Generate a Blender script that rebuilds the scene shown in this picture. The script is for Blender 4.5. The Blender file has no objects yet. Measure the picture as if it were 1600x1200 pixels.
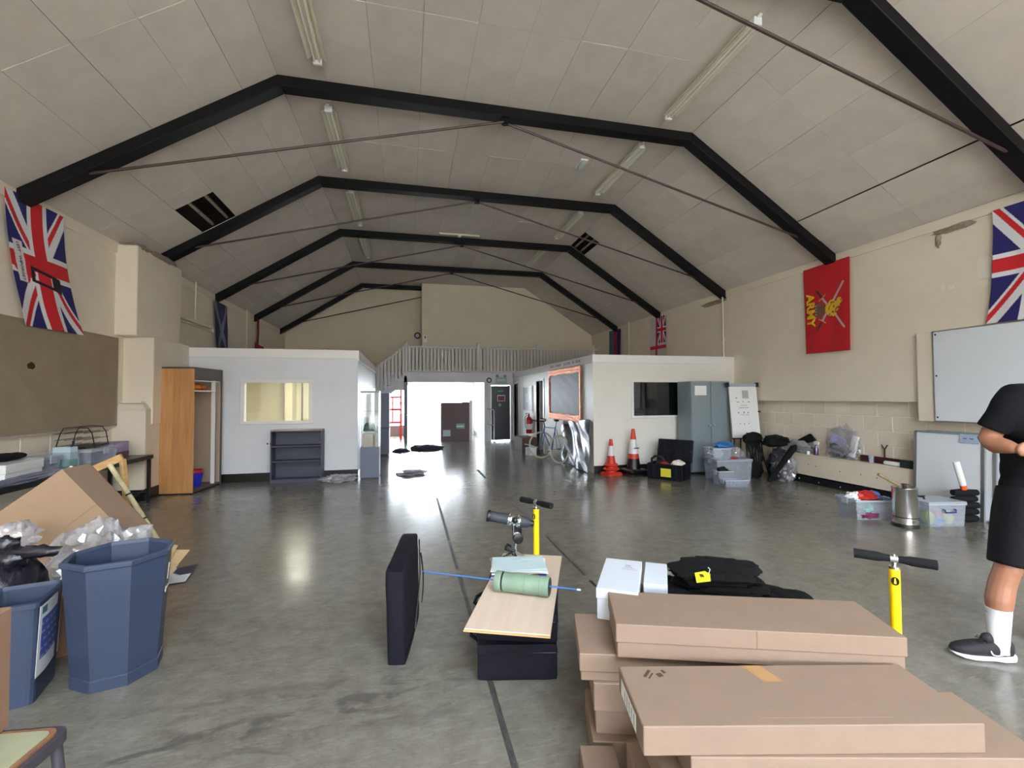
import bpy, bmesh, math, random
from mathutils import Vector, Matrix, Euler, noise as mnoise

random.seed(7)
scene = bpy.context.scene
COL = scene.collection
R = math.radians

# ------------------------------------------------------------------ camera
CAM_H, F_PX, YAW, PITCH, ROLL = 1.55, 712.18, .2251, .0278, -.0047
def make_camera():
    cy, sy = math.cos(YAW), math.sin(YAW)
    fwd, rt, up0 = Vector((sy, cy, 0)), Vector((cy, -sy, 0)), Vector((0, 0, 1))
    fw = fwd * math.cos(PITCH) + up0 * math.sin(PITCH)
    up = up0 * math.cos(PITCH) - fwd * math.sin(PITCH)
    r2 = rt * math.cos(ROLL) + up * math.sin(ROLL)
    u2 = up * math.cos(ROLL) - rt * math.sin(ROLL)
    cd = bpy.data.cameras.new('camera')
    cd.sensor_width = 36.0
    cd.lens = F_PX * 36.0 / 1600.0
    cd.clip_start = .05
    co = bpy.data.objects.new('camera', cd)
    m = Matrix((r2, u2, -fw)).transposed().to_4x4()
    m.translation = (0, 0, CAM_H)
    co.matrix_world = m
    COL.objects.link(co)
    scene.camera = co
make_camera()

# ------------------------------------------------------------------ world, daylight, exposure
vs = scene.view_settings
scene.display_settings.display_device = 'sRGB'
vs.view_transform = 'Standard'; vs.look = 'None'; vs.exposure = 0.12; vs.gamma = 1.0; vs.use_curve_mapping = False
scene.cycles.use_denoising = True
scene.cycles.max_bounces = 10
scene.cycles.diffuse_bounces = 6
scene.cycles.glossy_bounces = 4
scene.cycles.transparent_max_bounces = 16
scene.cycles.caustics_reflective = False
scene.cycles.caustics_refractive = False
scene.cycles.sample_clamp_indirect = 8.0

world = bpy.data.worlds.new('overcast_sky')
scene.world = world
world.use_nodes = True
bg = world.node_tree.nodes['Background']
bg.inputs['Color'].default_value = (.83, .915, 1.0, 1)
bg.inputs['Strength'].default_value = 34.0

def area_light(name, loc, direction, sx, sy, power=0, color=(1, 1, 1), portal=False):
    ld = bpy.data.lights.new(name, 'AREA')
    ld.shape = 'RECTANGLE'; ld.size = sx; ld.size_y = sy
    ld.energy = power; ld.color = color
    if portal: ld.cycles.is_portal = True
    o = bpy.data.objects.new(name, ld)
    o.location = loc
    o.rotation_euler = Vector(direction).to_track_quat('-Z', 'Z').to_euler()
    COL.objects.link(o)
    return o
# daylight through the open vehicle door behind the camera, and through the entrance at the far end
area_light('daylight_vehicle_door', (1.3, -7.5, 2.0), (0, 1, 0), 8.6, 4.0, portal=True)
area_light('daylight_entrance', (1.0, 18.9, 1.1), (0, -1, 0), 4.6, 2.2, portal=True)

area_light('daylight_added_rooflight', (1.35, -2.6, 5.93), (0, 0, -1), 3.1, 2.8, portal=True)  # portal for an unseen roof opening, added to light the foreground from above

# ------------------------------------------------------------------ materials
def lin(c):
    c = [x / 255.0 for x in c]
    return tuple((x / 12.92 if x <= .04045 else ((x + .055) / 1.055) ** 2.4) for x in c) + (1.0,)

def mat(name, rgb, rough=.6, metal=0.0, var=0.0, vscale=6.0, bump=0.0, bscale=60.0, spec=.5, rand=0.0, rgb2=None, stretch=(1, 1, 1), coat=0.0):
    """principled surface; var = mottling of the colour, rand = per-object tone change, bump = fine relief"""
    m = bpy.data.materials.new(name); m.use_nodes = True
    nt = m.node_tree; N = nt.nodes; L = nt.links
    b = N['Principled BSDF']
    b.inputs['Roughness'].default_value = rough
    b.inputs['Metallic'].default_value = metal
    b.inputs['Specular IOR Level'].default_value = spec
    b.inputs['Coat Weight'].default_value = coat
    base = lin(rgb)
    b.inputs['Base Color'].default_value = base
    out = None
    tc = N.new('ShaderNodeTexCoord')
    mp = N.new('ShaderNodeMapping'); mp.inputs['Scale'].default_value = stretch
    L.new(tc.outputs['Object'], mp.inputs['Vector'])
    if var or rgb2:
        nz = N.new('ShaderNodeTexNoise'); nz.inputs['Scale'].default_value = vscale
        nz.inputs['Detail'].default_value = 6; nz.inputs['Roughness'].default_value = .6
        L.new(mp.outputs['Vector'], nz.inputs['Vector'])
        cr = N.new('ShaderNodeValToRGB')
        cr.color_ramp.elements[0].position = .3; cr.color_ramp.elements[1].position = .7
        if rgb2:
            cr.color_ramp.elements[0].color = lin(rgb2); cr.color_ramp.elements[1].color = base
        else:
            cr.color_ramp.elements[0].color = tuple(x * (1 - var) for x in base[:3]) + (1,)
            cr.color_ramp.elements[1].color = tuple(min(1, x * (1 + var * .6)) for x in base[:3]) + (1,)
        L.new(nz.outputs['Fac'], cr.inputs['Fac'])
        out = cr.outputs['Color']
    if rand:
        oi = N.new('ShaderNodeObjectInfo')
        mr = N.new('ShaderNodeMapRange')
        mr.inputs['To Min'].default_value = 1 - rand; mr.inputs['To Max'].default_value = 1 + rand
        L.new(oi.outputs['Random'], mr.inputs['Value'])
        hv = N.new('ShaderNodeHueSaturation')
        if out: L.new(out, hv.inputs['Color'])
        else: hv.inputs['Color'].default_value = base
        L.new(mr.outputs['Result'], hv.inputs['Value'])
        out = hv.outputs['Color']
    if out: L.new(out, b.inputs['Base Color'])
    if bump:
        n2 = N.new('ShaderNodeTexNoise'); n2.inputs['Scale'].default_value = bscale; n2.inputs['Detail'].default_value = 4
        L.new(mp.outputs['Vector'], n2.inputs['Vector'])
        bp = N.new('ShaderNodeBump'); bp.inputs['Strength'].default_value = bump; bp.inputs['Distance'].default_value = .02
        L.new(n2.outputs['Fac'], bp.inputs['Height'])
        L.new(bp.outputs['Normal'], b.inputs['Normal'])
    return m

def clear_mat(name, rgb, see=.8, rough=.1, gloss=.12):
    """see-through sheet: tinted transparency with a glossy or milky share"""
    m = bpy.data.materials.new(name); m.use_nodes = True
    nt = m.node_tree; N = nt.nodes; L = nt.links
    for n in list(N):
        if n.type != 'OUTPUT_MATERIAL': N.remove(n)
    o = [n for n in N if n.type == 'OUTPUT_MATERIAL'][0]
    t = N.new('ShaderNodeBsdfTransparent'); t.inputs['Color'].default_value = lin(rgb)
    p = N.new('ShaderNodeBsdfPrincipled'); p.inputs['Base Color'].default_value = lin(rgb); p.inputs['Roughness'].default_value = rough
    g = N.new('ShaderNodeBsdfGlossy'); g.inputs['Roughness'].default_value = rough
    m1 = N.new('ShaderNodeMixShader'); m1.inputs['Fac'].default_value = see
    L.new(p.outputs[0], m1.inputs[1]); L.new(t.outputs[0], m1.inputs[2])
    m2 = N.new('ShaderNodeMixShader'); m2.inputs['Fac'].default_value = gloss
    L.new(m1.outputs[0], m2.inputs[1]); L.new(g.outputs[0], m2.inputs[2])
    L.new(m2.outputs[0], o.inputs['Surface'])
    return m

def print_mat(name, rough=.75, sheen=False):
    """printed sheet: colours come from the mesh's own print (attribute 'print')"""
    m = bpy.data.materials.new(name); m.use_nodes = True
    nt = m.node_tree
    a = nt.nodes.new('ShaderNodeAttribute'); a.attribute_name = 'print'
    b = nt.nodes['Principled BSDF']; b.inputs['Roughness'].default_value = rough
    nt.links.new(a.outputs['Color'], b.inputs['Base Color'])
    return m

def concrete_mat():
    m = bpy.data.materials.new('polished_concrete'); m.use_nodes = True
    nt = m.node_tree; N = nt.nodes; L = nt.links
    b = N['Principled BSDF']
    tc = N.new('ShaderNodeTexCoord')
    def noise(scale, detail, sx=1, sy=1, rot=0, rough=.6, dist=0):
        mp = N.new('ShaderNodeMapping'); mp.inputs['Scale'].default_value = (sx, sy, 1); mp.inputs['Rotation'].default_value = (0, 0, R(rot))
        L.new(tc.outputs['Object'], mp.inputs['Vector'])
        n = N.new('ShaderNodeTexNoise'); n.inputs['Scale'].default_value = scale; n.inputs['Detail'].default_value = detail
        n.inputs['Roughness'].default_value = rough; n.inputs['Distortion'].default_value = dist
        L.new(mp.outputs['Vector'], n.inputs['Vector'])
        return n.outputs['Fac']
    def ramp(fac, p0, c0, p1, c1):
        r = N.new('ShaderNodeValToRGB'); e = r.color_ramp.elements
        e[0].position = p0; e[0].color = c0; e[1].position = p1; e[1].color = c1
        L.new(fac, r.inputs['Fac']); return r.outputs['Color']
    def mix(a, b_, fac=None, f=.5, mode='MIX'):
        x = N.new('ShaderNodeMixRGB'); x.blend_type = mode; x.inputs['Fac'].default_value = f
        if fac is not None: L.new(fac, x.inputs['Fac'])
        L.new(a, x.inputs['Color1'])
        if isinstance(b_, tuple): x.inputs['Color2'].default_value = b_
        else: L.new(b_, x.inputs['Color2'])
        return x.outputs['Color']
    big = ramp(noise(.45, 5), .3, lin((92, 88, 80)), .7, lin((126, 123, 115)))
    fine = ramp(noise(7, 8, rough=.7), .25, lin((80, 77, 71)), .75, lin((150, 147, 140)))
    col = mix(big, fine, f=.4)
    # pale scuffs and swirls from cleaning
    sc = ramp(noise(4.5, 9, 1, 4.5, 28, .78, 1.2), .52, (0, 0, 0, 1), .85, (.8, .8, .8, 1))
    col = mix(col, lin((148, 147, 141)), fac=sc)
    sc2 = ramp(noise(11, 9, 1, 9, -14, .75, .6), .55, (0, 0, 0, 1), .80, (.7, .7, .7, 1))
    col = mix(col, lin((160, 158, 152)), fac=sc2)
    dk = ramp(noise(16, 10, 1, 2.2, 20, .8, 1.0), .26, (.75, .75, .75, 1), .46, (0, 0, 0, 1))
    col = mix(col, lin((76, 74, 70)), fac=dk)
    # dark tyre and oil marks: a band of its own across the floor near the vehicle door
    sep = N.new('ShaderNodeSeparateXYZ'); L.new(tc.outputs['Object'], sep.inputs[0])
    def math_(op, a, b2=None):
        x = N.new('ShaderNodeMath'); x.operation = op
        for i, v in enumerate((a, b2)):
            if v is None: continue
            if isinstance(v, (int, float)): x.inputs[i].default_value = v
            else: L.new(v, x.inputs[i])
        return x.outputs[0]
    line = math_('ADD', sep.outputs['Y'], math_('MULTIPLY', sep.outputs['X'], -.16))
    d1 = math_('ABSOLUTE', math_('SUBTRACT', line, 2.50))
    band = math_('SUBTRACT', 1.0, math_('MULTIPLY', d1, 2.0))
    patch = ramp(noise(2.6, 7, 1, 2.6, 8, .65, .6), .50, (0, 0, 0, 1), .60, (1, 1, 1, 1))
    bandc = N.new('ShaderNodeClamp'); L.new(band, bandc.inputs[0])
    xl = N.new('ShaderNodeMapRange'); xl.inputs['From Min'].default_value = .9; xl.inputs['From Max'].default_value = -.2
    L.new(sep.outputs['X'], xl.inputs['Value'])
    f2 = math_('MULTIPLY', math_('MULTIPLY', patch, bandc.outputs[0]), xl.outputs['Result'])
    f3 = math_('MULTIPLY', f2, .75)
    col = mix(col, lin((74, 72, 70)), fac=f3)
    L.new(col, b.inputs['Base Color'])
    rr = N.new('ShaderNodeMapRange'); rr.inputs['To Min'].default_value = .12; rr.inputs['To Max'].default_value = .30
    L.new(noise(3.0, 7, 1, 1.6, 20, .7), rr.inputs['Value'])
    L.new(rr.outputs['Result'], b.inputs['Roughness'])
    b.inputs['Specular IOR Level'].default_value = .55
    bp = N.new('ShaderNodeBump'); bp.inputs['Strength'].default_value = .06; bp.inputs['Distance'].default_value = .01
    L.new(noise(9, 6), bp.inputs['Height']); L.new(bp.outputs['Normal'], b.inputs['Normal'])
    return m

M = dict(
    floor=concrete_mat(),
    cream=mat('cream_wall_paint', (230, 220, 203), .55, var=.06, vscale=1.3, bump=.05, bscale=40),
    block=mat('cream_block_paint', (229, 219, 204), .55, var=.05, vscale=5, bump=.25, bscale=45, rand=.035),
    joint=mat('pale_mortar', (244, 239, 226), .8),
    white=mat('white_partition_paint', (224, 228, 236), .45, var=.03, vscale=2),
    gloss_white=mat('white_gloss_trim', (238, 238, 240), .25),
    panel=mat("stained_ceiling_board", (204, 195, 187), .8, var=.10, vscale=2.2, rand=.05, bump=.05, bscale=12),
    void=mat('dark_roof_void', (70, 62, 56), .9, var=.3, vscale=4),
    batten=mat('roof_batten_timber', (150, 138, 122), .8, var=.2),
    steel=mat('black_painted_steel', (13, 12, 14), .55, spec=.2, var=.2, vscale=3),
    rod=mat('brown_tie_rod', (58, 42, 38), .5),
    lamp=mat('yellowed_lamp_enamel', (226, 220, 200), .4),
    tube=mat('lamp_tube_glass', (236, 236, 230), .2),
    black=mat('black_plastic', (15, 15, 17), .4),
    skirt=mat('black_skirting_paint', (16, 16, 17), .35),
    greymetal=mat('grey_enamel_steel', (128, 142, 150), .38, var=.04, vscale=2),
    door=mat('slate_grey_door_paint', (68, 72, 84), .35, var=.04),
    alu=mat('aluminium', (190, 192, 196), .3, metal=.9),
    chrome=mat('chrome', (210, 212, 216), .12, metal=1),
    glass=clear_mat('window_glass', (250, 252, 252), see=.97, rough=.02, gloss=.07),
    dark_glass=clear_mat('dark_window_glass', (120, 124, 128), see=.95, rough=.02, gloss=.06),
    card=mat('brown_cardboard', (134, 113, 98), .75, var=.05, vscale=9, bump=.05, bscale=120, rand=.03),
    card_dark=mat('dull_cardboard', (134, 104, 84), .8, var=.06, vscale=8),
    tape=mat('brown_parcel_tape', (168, 128, 86), .2),
    paper=mat('white_paper', (236, 238, 240), .6),
    print=print_mat('printed_sheet', .6),
    flag=print_mat('flag_cloth', .85),
    oak=mat('oak_veneer', (202, 150, 98), .45, rgb2=(176, 126, 80), vscale=2.2, stretch=(9, 9, .7)),
    pine=mat('pine_wood', (206, 170, 116), .55, rgb2=(178, 136, 84), vscale=3, stretch=(2, 2, 9)),
    ply=mat('plywood_face', (212, 193, 178), .55, rgb2=(202, 181, 164), vscale=2.5, stretch=(7, .8, 7)),
    navy=mat('black_nylon_fabric', (15, 16, 28), .75, spec=.25, var=.15, vscale=14, bump=.3, bscale=320),
    yellow=mat('yellow_powder_coat', (244, 206, 20), .35),
    foam=mat('black_foam_grip', (22, 22, 25), .85, spec=.25),
    red=mat('red_plastic', (188, 30, 26), .4),
)

# ------------------------------------------------------------------ mesh helpers
class MB:
    """collects shapes of ONE part; build() links them as one mesh object"""
    def __init__(s): s.v = []; s.f = []
    def add(s, vs, fs, mtx=None):
        o = len(s.v)
        s.v += [tuple(mtx @ Vector(p)) if mtx else tuple(p) for p in vs]
        s.f += [tuple(i + o for i in f) for f in fs]
        return s
    def box(s, x0, x1, y0, y1, z0, z1, mtx=None):
        v = [(x0, y0, z0), (x1, y0, z0), (x1, y1, z0), (x0, y1, z0), (x0, y0, z1), (x1, y0, z1), (x1, y1, z1), (x0, y1, z1)]
        return s.add(v, [(3, 2, 1, 0), (4, 5, 6, 7), (0, 1, 5, 4), (1, 2, 6, 5), (2, 3, 7, 6), (3, 0, 4, 7)], mtx)
    def taper(s, x0, x1, y0, y1, z0, X0, X1, Y0, Y1, z1, mtx=None):
        v = [(x0, y0, z0), (x1, y0, z0), (x1, y1, z0), (x0, y1, z0), (X0, Y0, z1), (X1, Y0, z1), (X1, Y1, z1), (X0, Y1, z1)]
        return s.add(v, [(3, 2, 1, 0), (4, 5, 6, 7), (0, 1, 5, 4), (1, 2, 6, 5), (2, 3, 7, 6), (3, 0, 4, 7)], mtx)
    def bar(s, p0, p1, w, h, up=(0, 0, 1)):
        p0, p1 = Vector(p0), Vector(p1); d = p1 - p0; L = d.length; d.normalize()
        u = Vector(up); a = d.cross(u)
        if a.length < 1e-4: a = d.cross(Vector((1, 0, 0)))
        a.normalize(); u = a.cross(d)
        m = Matrix((a, d, u)).transposed().to_4x4(); m.translation = p0
        return s.box(-w / 2, w / 2, 0, L, -h / 2, h / 2, m)
    def cyl(s, p0, p1, r0, r1=None, seg=14, caps=True):
        r1 = r0 if r1 is None else r1
        p0, p1 = Vector(p0), Vector(p1); d = (p1 - p0).normalized()
        a = d.orthogonal().normalized(); b = d.cross(a)
        vs = []
        for p, r in ((p0, r0), (p1, r1)):
            for i in range(seg):
                t = 2 * math.pi * i / seg
                vs.append(p + a * (r * math.cos(t)) + b * (r * math.sin(t)))
        fs = [(i, (i + 1) % seg, seg + (i + 1) % seg, seg + i) for i in range(seg)]
        if caps: fs += [tuple(range(seg))[::-1], tuple(range(seg, 2 * seg))]
        return s.add(vs, fs)
    def tube(s, pts, r, seg=8, closed=False, caps=True):
        pts = [Vector(p) for p in pts]; n = len(pts)
        rs = r if isinstance(r, (list, tuple)) else [r] * n
        vs = []; a = None
        for i, p in enumerate(pts):
            if closed: d = pts[(i + 1) % n] - pts[i - 1]
            else: d = pts[min(i + 1, n - 1)] - pts[max(i - 1, 0)]
            d.normalize()
            if a is None: a = d.orthogonal().normalized()
            else:
                a = a - d * a.dot(d)
                a = a.normalized() if a.length > 1e-5 else d.orthogonal().normalized()
            b = d.cross(a)
            for k in range(seg):
                t = 2 * math.pi * k / seg
                vs.append(p + a * (rs[i] * math.cos(t)) + b * (rs[i] * math.sin(t)))
        fs = []
        for i in range(n if closed else n - 1):
            j = (i + 1) % n
            for k in range(seg):
                fs.append((i * seg + k, i * seg + (k + 1) % seg, j * seg + (k + 1) % seg, j * seg + k))
        if caps and not closed: fs += [tuple(range(seg))[::-1], tuple(range((n - 1) * seg, n * seg))]
        return s.add(vs, fs)
    def lathe(s, prof, seg=20, mtx=None):
        vs = []; fs = []; n = len(prof)
        for r, z in prof:
            for k in range(seg):
                t = 2 * math.pi * k / seg
                vs.append((r * math.cos(t), r * math.sin(t), z))
        for i in range(n - 1):
            for k in range(seg):
                fs.append((i * seg + k, i * seg + (k + 1) % seg, (i + 1) * seg + (k + 1) % seg, (i + 1) * seg + k))
        if prof[0][0] > 1e-6: fs.append(tuple(range(seg))[::-1])
        if prof[-1][0] > 1e-6: fs.append(tuple(range((n - 1) * seg, n * seg)))
        return s.add(vs, fs, mtx)
    def prism(s, poly, t0, t1, axis='y'):
        def P(a, b, t): return {'y': (a, t, b), 'x': (t, a, b), 'z': (a, b, t)}[axis]
        n = len(poly)
        vs = [P(a, b, t0) for a, b in poly] + [P(a, b, t1) for a, b in poly]
        fs = [tuple(range(n)), tuple(range(n, 2 * n))[::-1]] + [(i, i + n, (i + 1) % n + n, (i + 1) % n) for i in range(n)]
        return s.add(vs, fs)
    def grid(s, fn, nu, nv, closed_u=False):
        vs = [fn(i / nu if closed_u else i / (nu - 1), j / (nv - 1)) for j in range(nv) for i in range(nu)]
        fs = []
        for j in range(nv - 1):
            for i in range(nu if closed_u else nu - 1):
                k = (i + 1) % nu
                fs.append((j * nu + i, j * nu + k, (j + 1) * nu + k, (j + 1) * nu + i))
        return s.add(vs, fs)
    def loft(s, rings, caps=True):
        n = len(rings[0]); vs = [p for r in rings for p in r]; fs = []
        for j in range(len(rings) - 1):
            for i in range(n):
                k = (i + 1) % n
                fs.append((j * n + i, j * n + k, (j + 1) * n + k, (j + 1) * n + i))
        if caps: fs += [tuple(range(n))[::-1], tuple(range((len(rings) - 1) * n, len(rings) * n))]
        return s.add(vs, fs)
    def ball(s, c, rad, nu=16, nv=10, seed=None, amp=0.0, freq=3.0, floor=None):
        rx, ry, rz = (rad, rad, rad) if isinstance(rad, (int, float)) else rad
        def fn(u, v):
            th = 2 * math.pi * u; ph = math.pi * v
            d = Vector((math.sin(ph) * math.cos(th), math.sin(ph) * math.sin(th), -math.cos(ph)))
            k = 1.0
            if seed is not None:
                q = d * freq + Vector((seed * 3.7, seed * 1.3, seed * 9.1))
                k += amp * (mnoise.noise(q) + .6 * mnoise.noise(q * 2.3) + .4 * abs(mnoise.noise(q * 4.9)))
            p = Vector((c[0] + rx * d.x * k, c[1] + ry * d.y * k, c[2] + rz * d.z * k))
            if floor is not None and p.z < floor: p.z = floor
            return p
        return s.grid(fn, nu, nv, closed_u=True)
    def mesh(s, name):
        me = bpy.data.meshes.new(name); me.from_pydata([tuple(p) for p in s.v], [], s.f); me.validate(); me.update(); return me
    def build(s, name, m, parent=None, bevel=0.0, seg=2, smooth=0, fix=True):
        me = s.mesh(name)
        bm = bmesh.new(); bm.from_mesh(me)
        if fix: bmesh.ops.recalc_face_normals(bm, faces=bm.faces)
        if bevel:
            ed = [e for e in bm.edges if len(e.link_faces) == 2 and e.calc_face_angle(0) > R(25)]
            bmesh.ops.bevel(bm, geom=ed, offset=bevel, segments=seg, profile=.5, affect='EDGES', clamp_overlap=True)
        bm.to_mesh(me); bm.free()
        if smooth:
            for p in me.polygons: p.use_smooth = True
            me.set_sharp_from_angle(angle=R(smooth))
        me.materials.append(M[m] if isinstance(m, str) else m)
        o = bpy.data.objects.new(name, me); COL.objects.link(o)
        if parent: o.parent = parent
        return o

def tag(o, label, cat, group=None, kind=None):
    o['label'] = label; o['category'] = cat
    if group: o['group'] = group
    if kind: o['kind'] = kind
    return o
def thing(name, label, cat, loc=(0, 0, 0), rz=0, group=None, rot=None):
    o = bpy.data.objects.new(name, None); o.empty_display_size = .1
    o.location = loc; o.rotation_euler = rot if rot else (0, 0, R(rz)); COL.objects.link(o)
    return tag(o, label, cat, group)
def struct(o, label=None, cat=None):
    o['kind'] = 'structure'
    if label: o['label'] = label
    if cat: o['category'] = cat
    return o
def link_copy(src, name, parent=None, loc=None, rot=None):
    o = bpy.data.objects.new(name, src.data) if not isinstance(src, bpy.types.Mesh) else bpy.data.objects.new(name, src)
    COL.objects.link(o)
    if parent: o.parent = parent
    if loc: o.location = loc
    if rot: o.rotation_euler = rot
    return o

def text_mesh(name, body, size, m, parent=None, mtx=None, depth=.0006, align='CENTER', bold=0.0):
    cu = bpy.data.curves.new(name, 'FONT'); cu.body = body; cu.size = size; cu.align_x = align; cu.align_y = 'CENTER'; cu.extrude = depth; cu.offset = bold
    cu.resolution_u = 3
    tmp = bpy.data.objects.new(name + '_tmp', cu); COL.objects.link(tmp)
    dg = bpy.context.evaluated_depsgraph_get()
    me = bpy.data.meshes.new_from_object(tmp.evaluated_get(dg))
    COL.objects.unlink(tmp); bpy.data.objects.remove(tmp)
    me.materials.clear(); me.materials.append(M[m] if isinstance(m, str) else m)
    if mtx: me.transform(mtx)
    o = bpy.data.objects.new(name, me); COL.objects.link(o)
    if parent: o.parent = parent
    return o

def printed(name, fn_pos, fn_col, nu, nv, m='flag', parent=None, thick=.002):
    """sheet whose print is given by fn_col(u, v) in 0-255 sRGB; fn_pos(u, v) places it"""
    b = MB(); b.grid(fn_pos, nu, nv)
    me = b.mesh(name)
    at = me.color_attributes.new('print', 'FLOAT_COLOR', 'POINT')
    buf = []
    for j in range(nv):
        for i in range(nu):
            buf += lin(fn_col(i / (nu - 1), j / (nv - 1)))
    at.data.foreach_set('color', buf)
    for p in me.polygons: p.use_smooth = True
    me.materials.append(M[m])
    o = bpy.data.objects.new(name, me); COL.objects.link(o)
    if thick:
        md = o.modifiers.new('thickness', 'SOLIDIFY'); md.thickness = thick; md.offset = 0
    if parent: o.parent = parent
    return o
# ================================================================== the hall
XC, HALFW, ZE, KNEE, ZK = 1.334, 5.601, 3.884, 2.935, 5.602
XL, XR = XC - HALFW, XC + HALFW            # -4.267 / 6.935
KL, KR = XC - KNEE, XC + KNEE              # -1.601 / 4.269
Y0, Y1, YB = -7.5, 15.8, 17.6              # door end, mezzanine front, back wall
TY = [6.1221 + 2.6835 * (n - 1) for n in range(-1, 6)]   # truss lines

def cut_boxes(b, axis, u0, u1, z0, z1, t0, t1, holes):
    """wall slab with rectangular openings; axis 'y': u is x, axis 'x': u is y"""
    us = sorted({u0, u1, *[h[0] for h in holes], *[h[1] for h in holes]})
    zs = sorted({z0, z1, *[h[2] for h in holes], *[h[3] for h in holes]})
    for i in range(len(us) - 1):
        run = None
        for k in range(len(zs) - 1):
            cu, cz = (us[i] + us[i + 1]) / 2, (zs[k] + zs[k + 1]) / 2
            inside = any(h[0] < cu < h[1] and h[2] < cz < h[3] for h in holes)
            if not inside: run = (run[0], zs[k + 1]) if run else (zs[k], zs[k + 1])
            if (inside or k == len(zs) - 2) and run:
                if axis == 'y': b.box(us[i], us[i + 1], t0, t1, run[0], run[1])
                else: b.box(t0, t1, us[i], us[i + 1], run[0], run[1])
                run = None
    return b

floor = struct(MB().box(-4.7, 7.5, Y0, 18.95, -.15, 0).build('floor', 'floor'))
M['line'] = mat('worn_dark_floor_line', (40, 40, 44), .6, rgb2=(84, 81, 78), vscale=9, stretch=(3, 1, 1))
for (x, ya, yb, w) in ((.44, .4, 7.15, .03), (1.50, 2.6, 4.9, .03), (1.50, 5.3, 6.6, .02), (1.45, 8.6, 9.65, .05)):
    y = ya
    while y < yb - .05:
        L_ = random.uniform(.7, 1.5); e = min(yb, y + L_)
        MB().box(x - w / 2, x + w / 2, y, e, 0, .0012).build('floor_line', 'line', floor)
        y = e + random.choice((.0, .03, .12))
M['apron'] = mat('outdoor_concrete', (196, 192, 184), .8, var=.08, vscale=1)
struct(MB().box(-30, 30, -30, Y0, -.2, -.02).box(-30, 30, 18.95, 45, -.2, -.02).build('ground_outside', 'apron'))

struct(MB().box(-28, 28, -24.5, -24.0, -.1, 6.0).build('wall_added_sky_block', mat('sky_block_grey_brown', (120, 112, 104), .8, var=.1, vscale=.6)))  # unseen wall added outside to block low sky light through the door
# side walls: plastered upper part, painted blockwork below
wl = struct(MB().box(-4.7, XL, Y0, YB + .2, 1.12, 4.35).box(-4.7, -4.335, Y0, YB + .2, 0, 1.12).build('wall_left', 'cream'))
wr = struct(MB().box(XR, 7.5, Y0, YB + .2, 1.45, 4.35).box(7.075, 7.5, Y0, YB + .2, 0, 1.45).build('wall_right', 'cream'))
bmesh_block = MB().box(-.009, .009, -.2175, .2175, -.1075, .1075).build('block_pattern', 'block', bevel=.004, seg=1)
blk = bmesh_block.data; bpy.data.objects.remove(bmesh_block)
def courses(wall, x, ya, yb, ztop, n):
    for k in range(n):
        z = ztop - .1125 - k * .225
        y = ya + (.225 if k % 2 else 0) + .2225
        while y < yb:
            link_copy(blk, 'block', wall, (x, y, z)); y += .45
M['blockjoint'] = M['joint']
MB().box(-4.337, -4.325, 4.2, 8.1, 0, 1.12).build('mortar', 'joint', wl)
MB().box(7.0605, 7.076, 2.5, 8.7, 0, 1.45).build('mortar', 'joint', wr)
courses(wl, -4.326, 5.0, 8.0, 1.12, 2)
courses(wr, 7.062, 2.9, 8.4, 1.45, 6)
struct(MB().box(XL, XL + .025, Y0, YB, 3.74, 3.89).build('trim_1', 'cream', bevel=.004, seg=1))
struct(MB().box(XR - .025, XR, Y0, YB, 3.75, 3.89).build('trim_2', 'cream', bevel=.004, seg=1))

gable = [(-4.7, 2.2), (7.5, 2.2), (7.5, 4.3), (KR + .1, 6.1), (KL - .1, 6.1), (-4.7, 4.3)]
M['backwall'] = mat('cream_end_wall_paint', (222, 212, 192), .6, var=.05, vscale=.8)
struct(MB().prism(gable, YB, YB + .2).build('wall_back', 'backwall'))
# vehicle-door end behind the camera: wide opening to the daylight
b = cut_boxes(MB(), 'y', -4.7, 7.5, 0, 4.3, Y0 - .25, Y0, [(-3.0, 5.6, 0, 4.0)])
b.prism([(-4.7, 4.3), (7.5, 4.3), (KR + .1, 6.1), (KL - .1, 6.1)], Y0 - .25, Y0)
struct(b.build('wall_front', 'cream'))

# ------------------------------------------------------------------ ceiling: roof skin, then each board
ceil = struct(MB().prism([(-4.75, 4.12), (KL - .13, 5.95), (KR + .13, 5.95), (7.55, 4.12), (7.55, 4.2), (KR + .15, 6.03), (KL - .15, 6.03), (-4.75, 4.2)], -1.2, YB + .2)
    .prism([(-4.75, 4.12), (KL - .13, 5.95), (KR + .13, 5.95), (7.55, 4.12), (7.55, 4.2), (KR + .15, 6.03), (KL - .15, 6.03), (-4.75, 4.2)], Y0 - .25, -4.0)
    .prism([(-4.75, 4.12), (KL - .13, 5.95), (-.2, 5.95), (-.2, 6.03), (KL - .15, 6.03), (-4.75, 4.2)], -4.0, -1.2).prism([(7.55, 4.12), (KR + .13, 5.95), (2.9, 5.95), (2.9, 6.03), (KR + .15, 6.03), (7.55, 4.2)], -4.0, -1.2).build('ceiling', 'void'))
slope = math.atan2(ZK - ZE, HALFW - KNEE)
flat_edges = [KL + (KR - KL) * i / 10 for i in range(11)]
left_edges = [XL, -3.965, -3.455, -2.945, -2.435, -1.99, KL]
right_edges = [KR, 4.64, 5.15, 5.66, 6.17, 6.60, XR]
rows = [TY[0] + 1.34175 * i for i in range(13)] + [YB]
board_cache = {}
def board(w, l):
    key = (round(w, 3), round(l, 3))
    if key not in board_cache:
        o = MB().box(-w / 2 + .0012, w / 2 - .0012, -l / 2 + .0012, l / 2 - .0012, 0, .012).build('board_pattern', 'panel', bevel=.002, seg=1)
        board_cache[key] = o.data; bpy.data.objects.remove(o)
    return board_cache[key]
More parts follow.
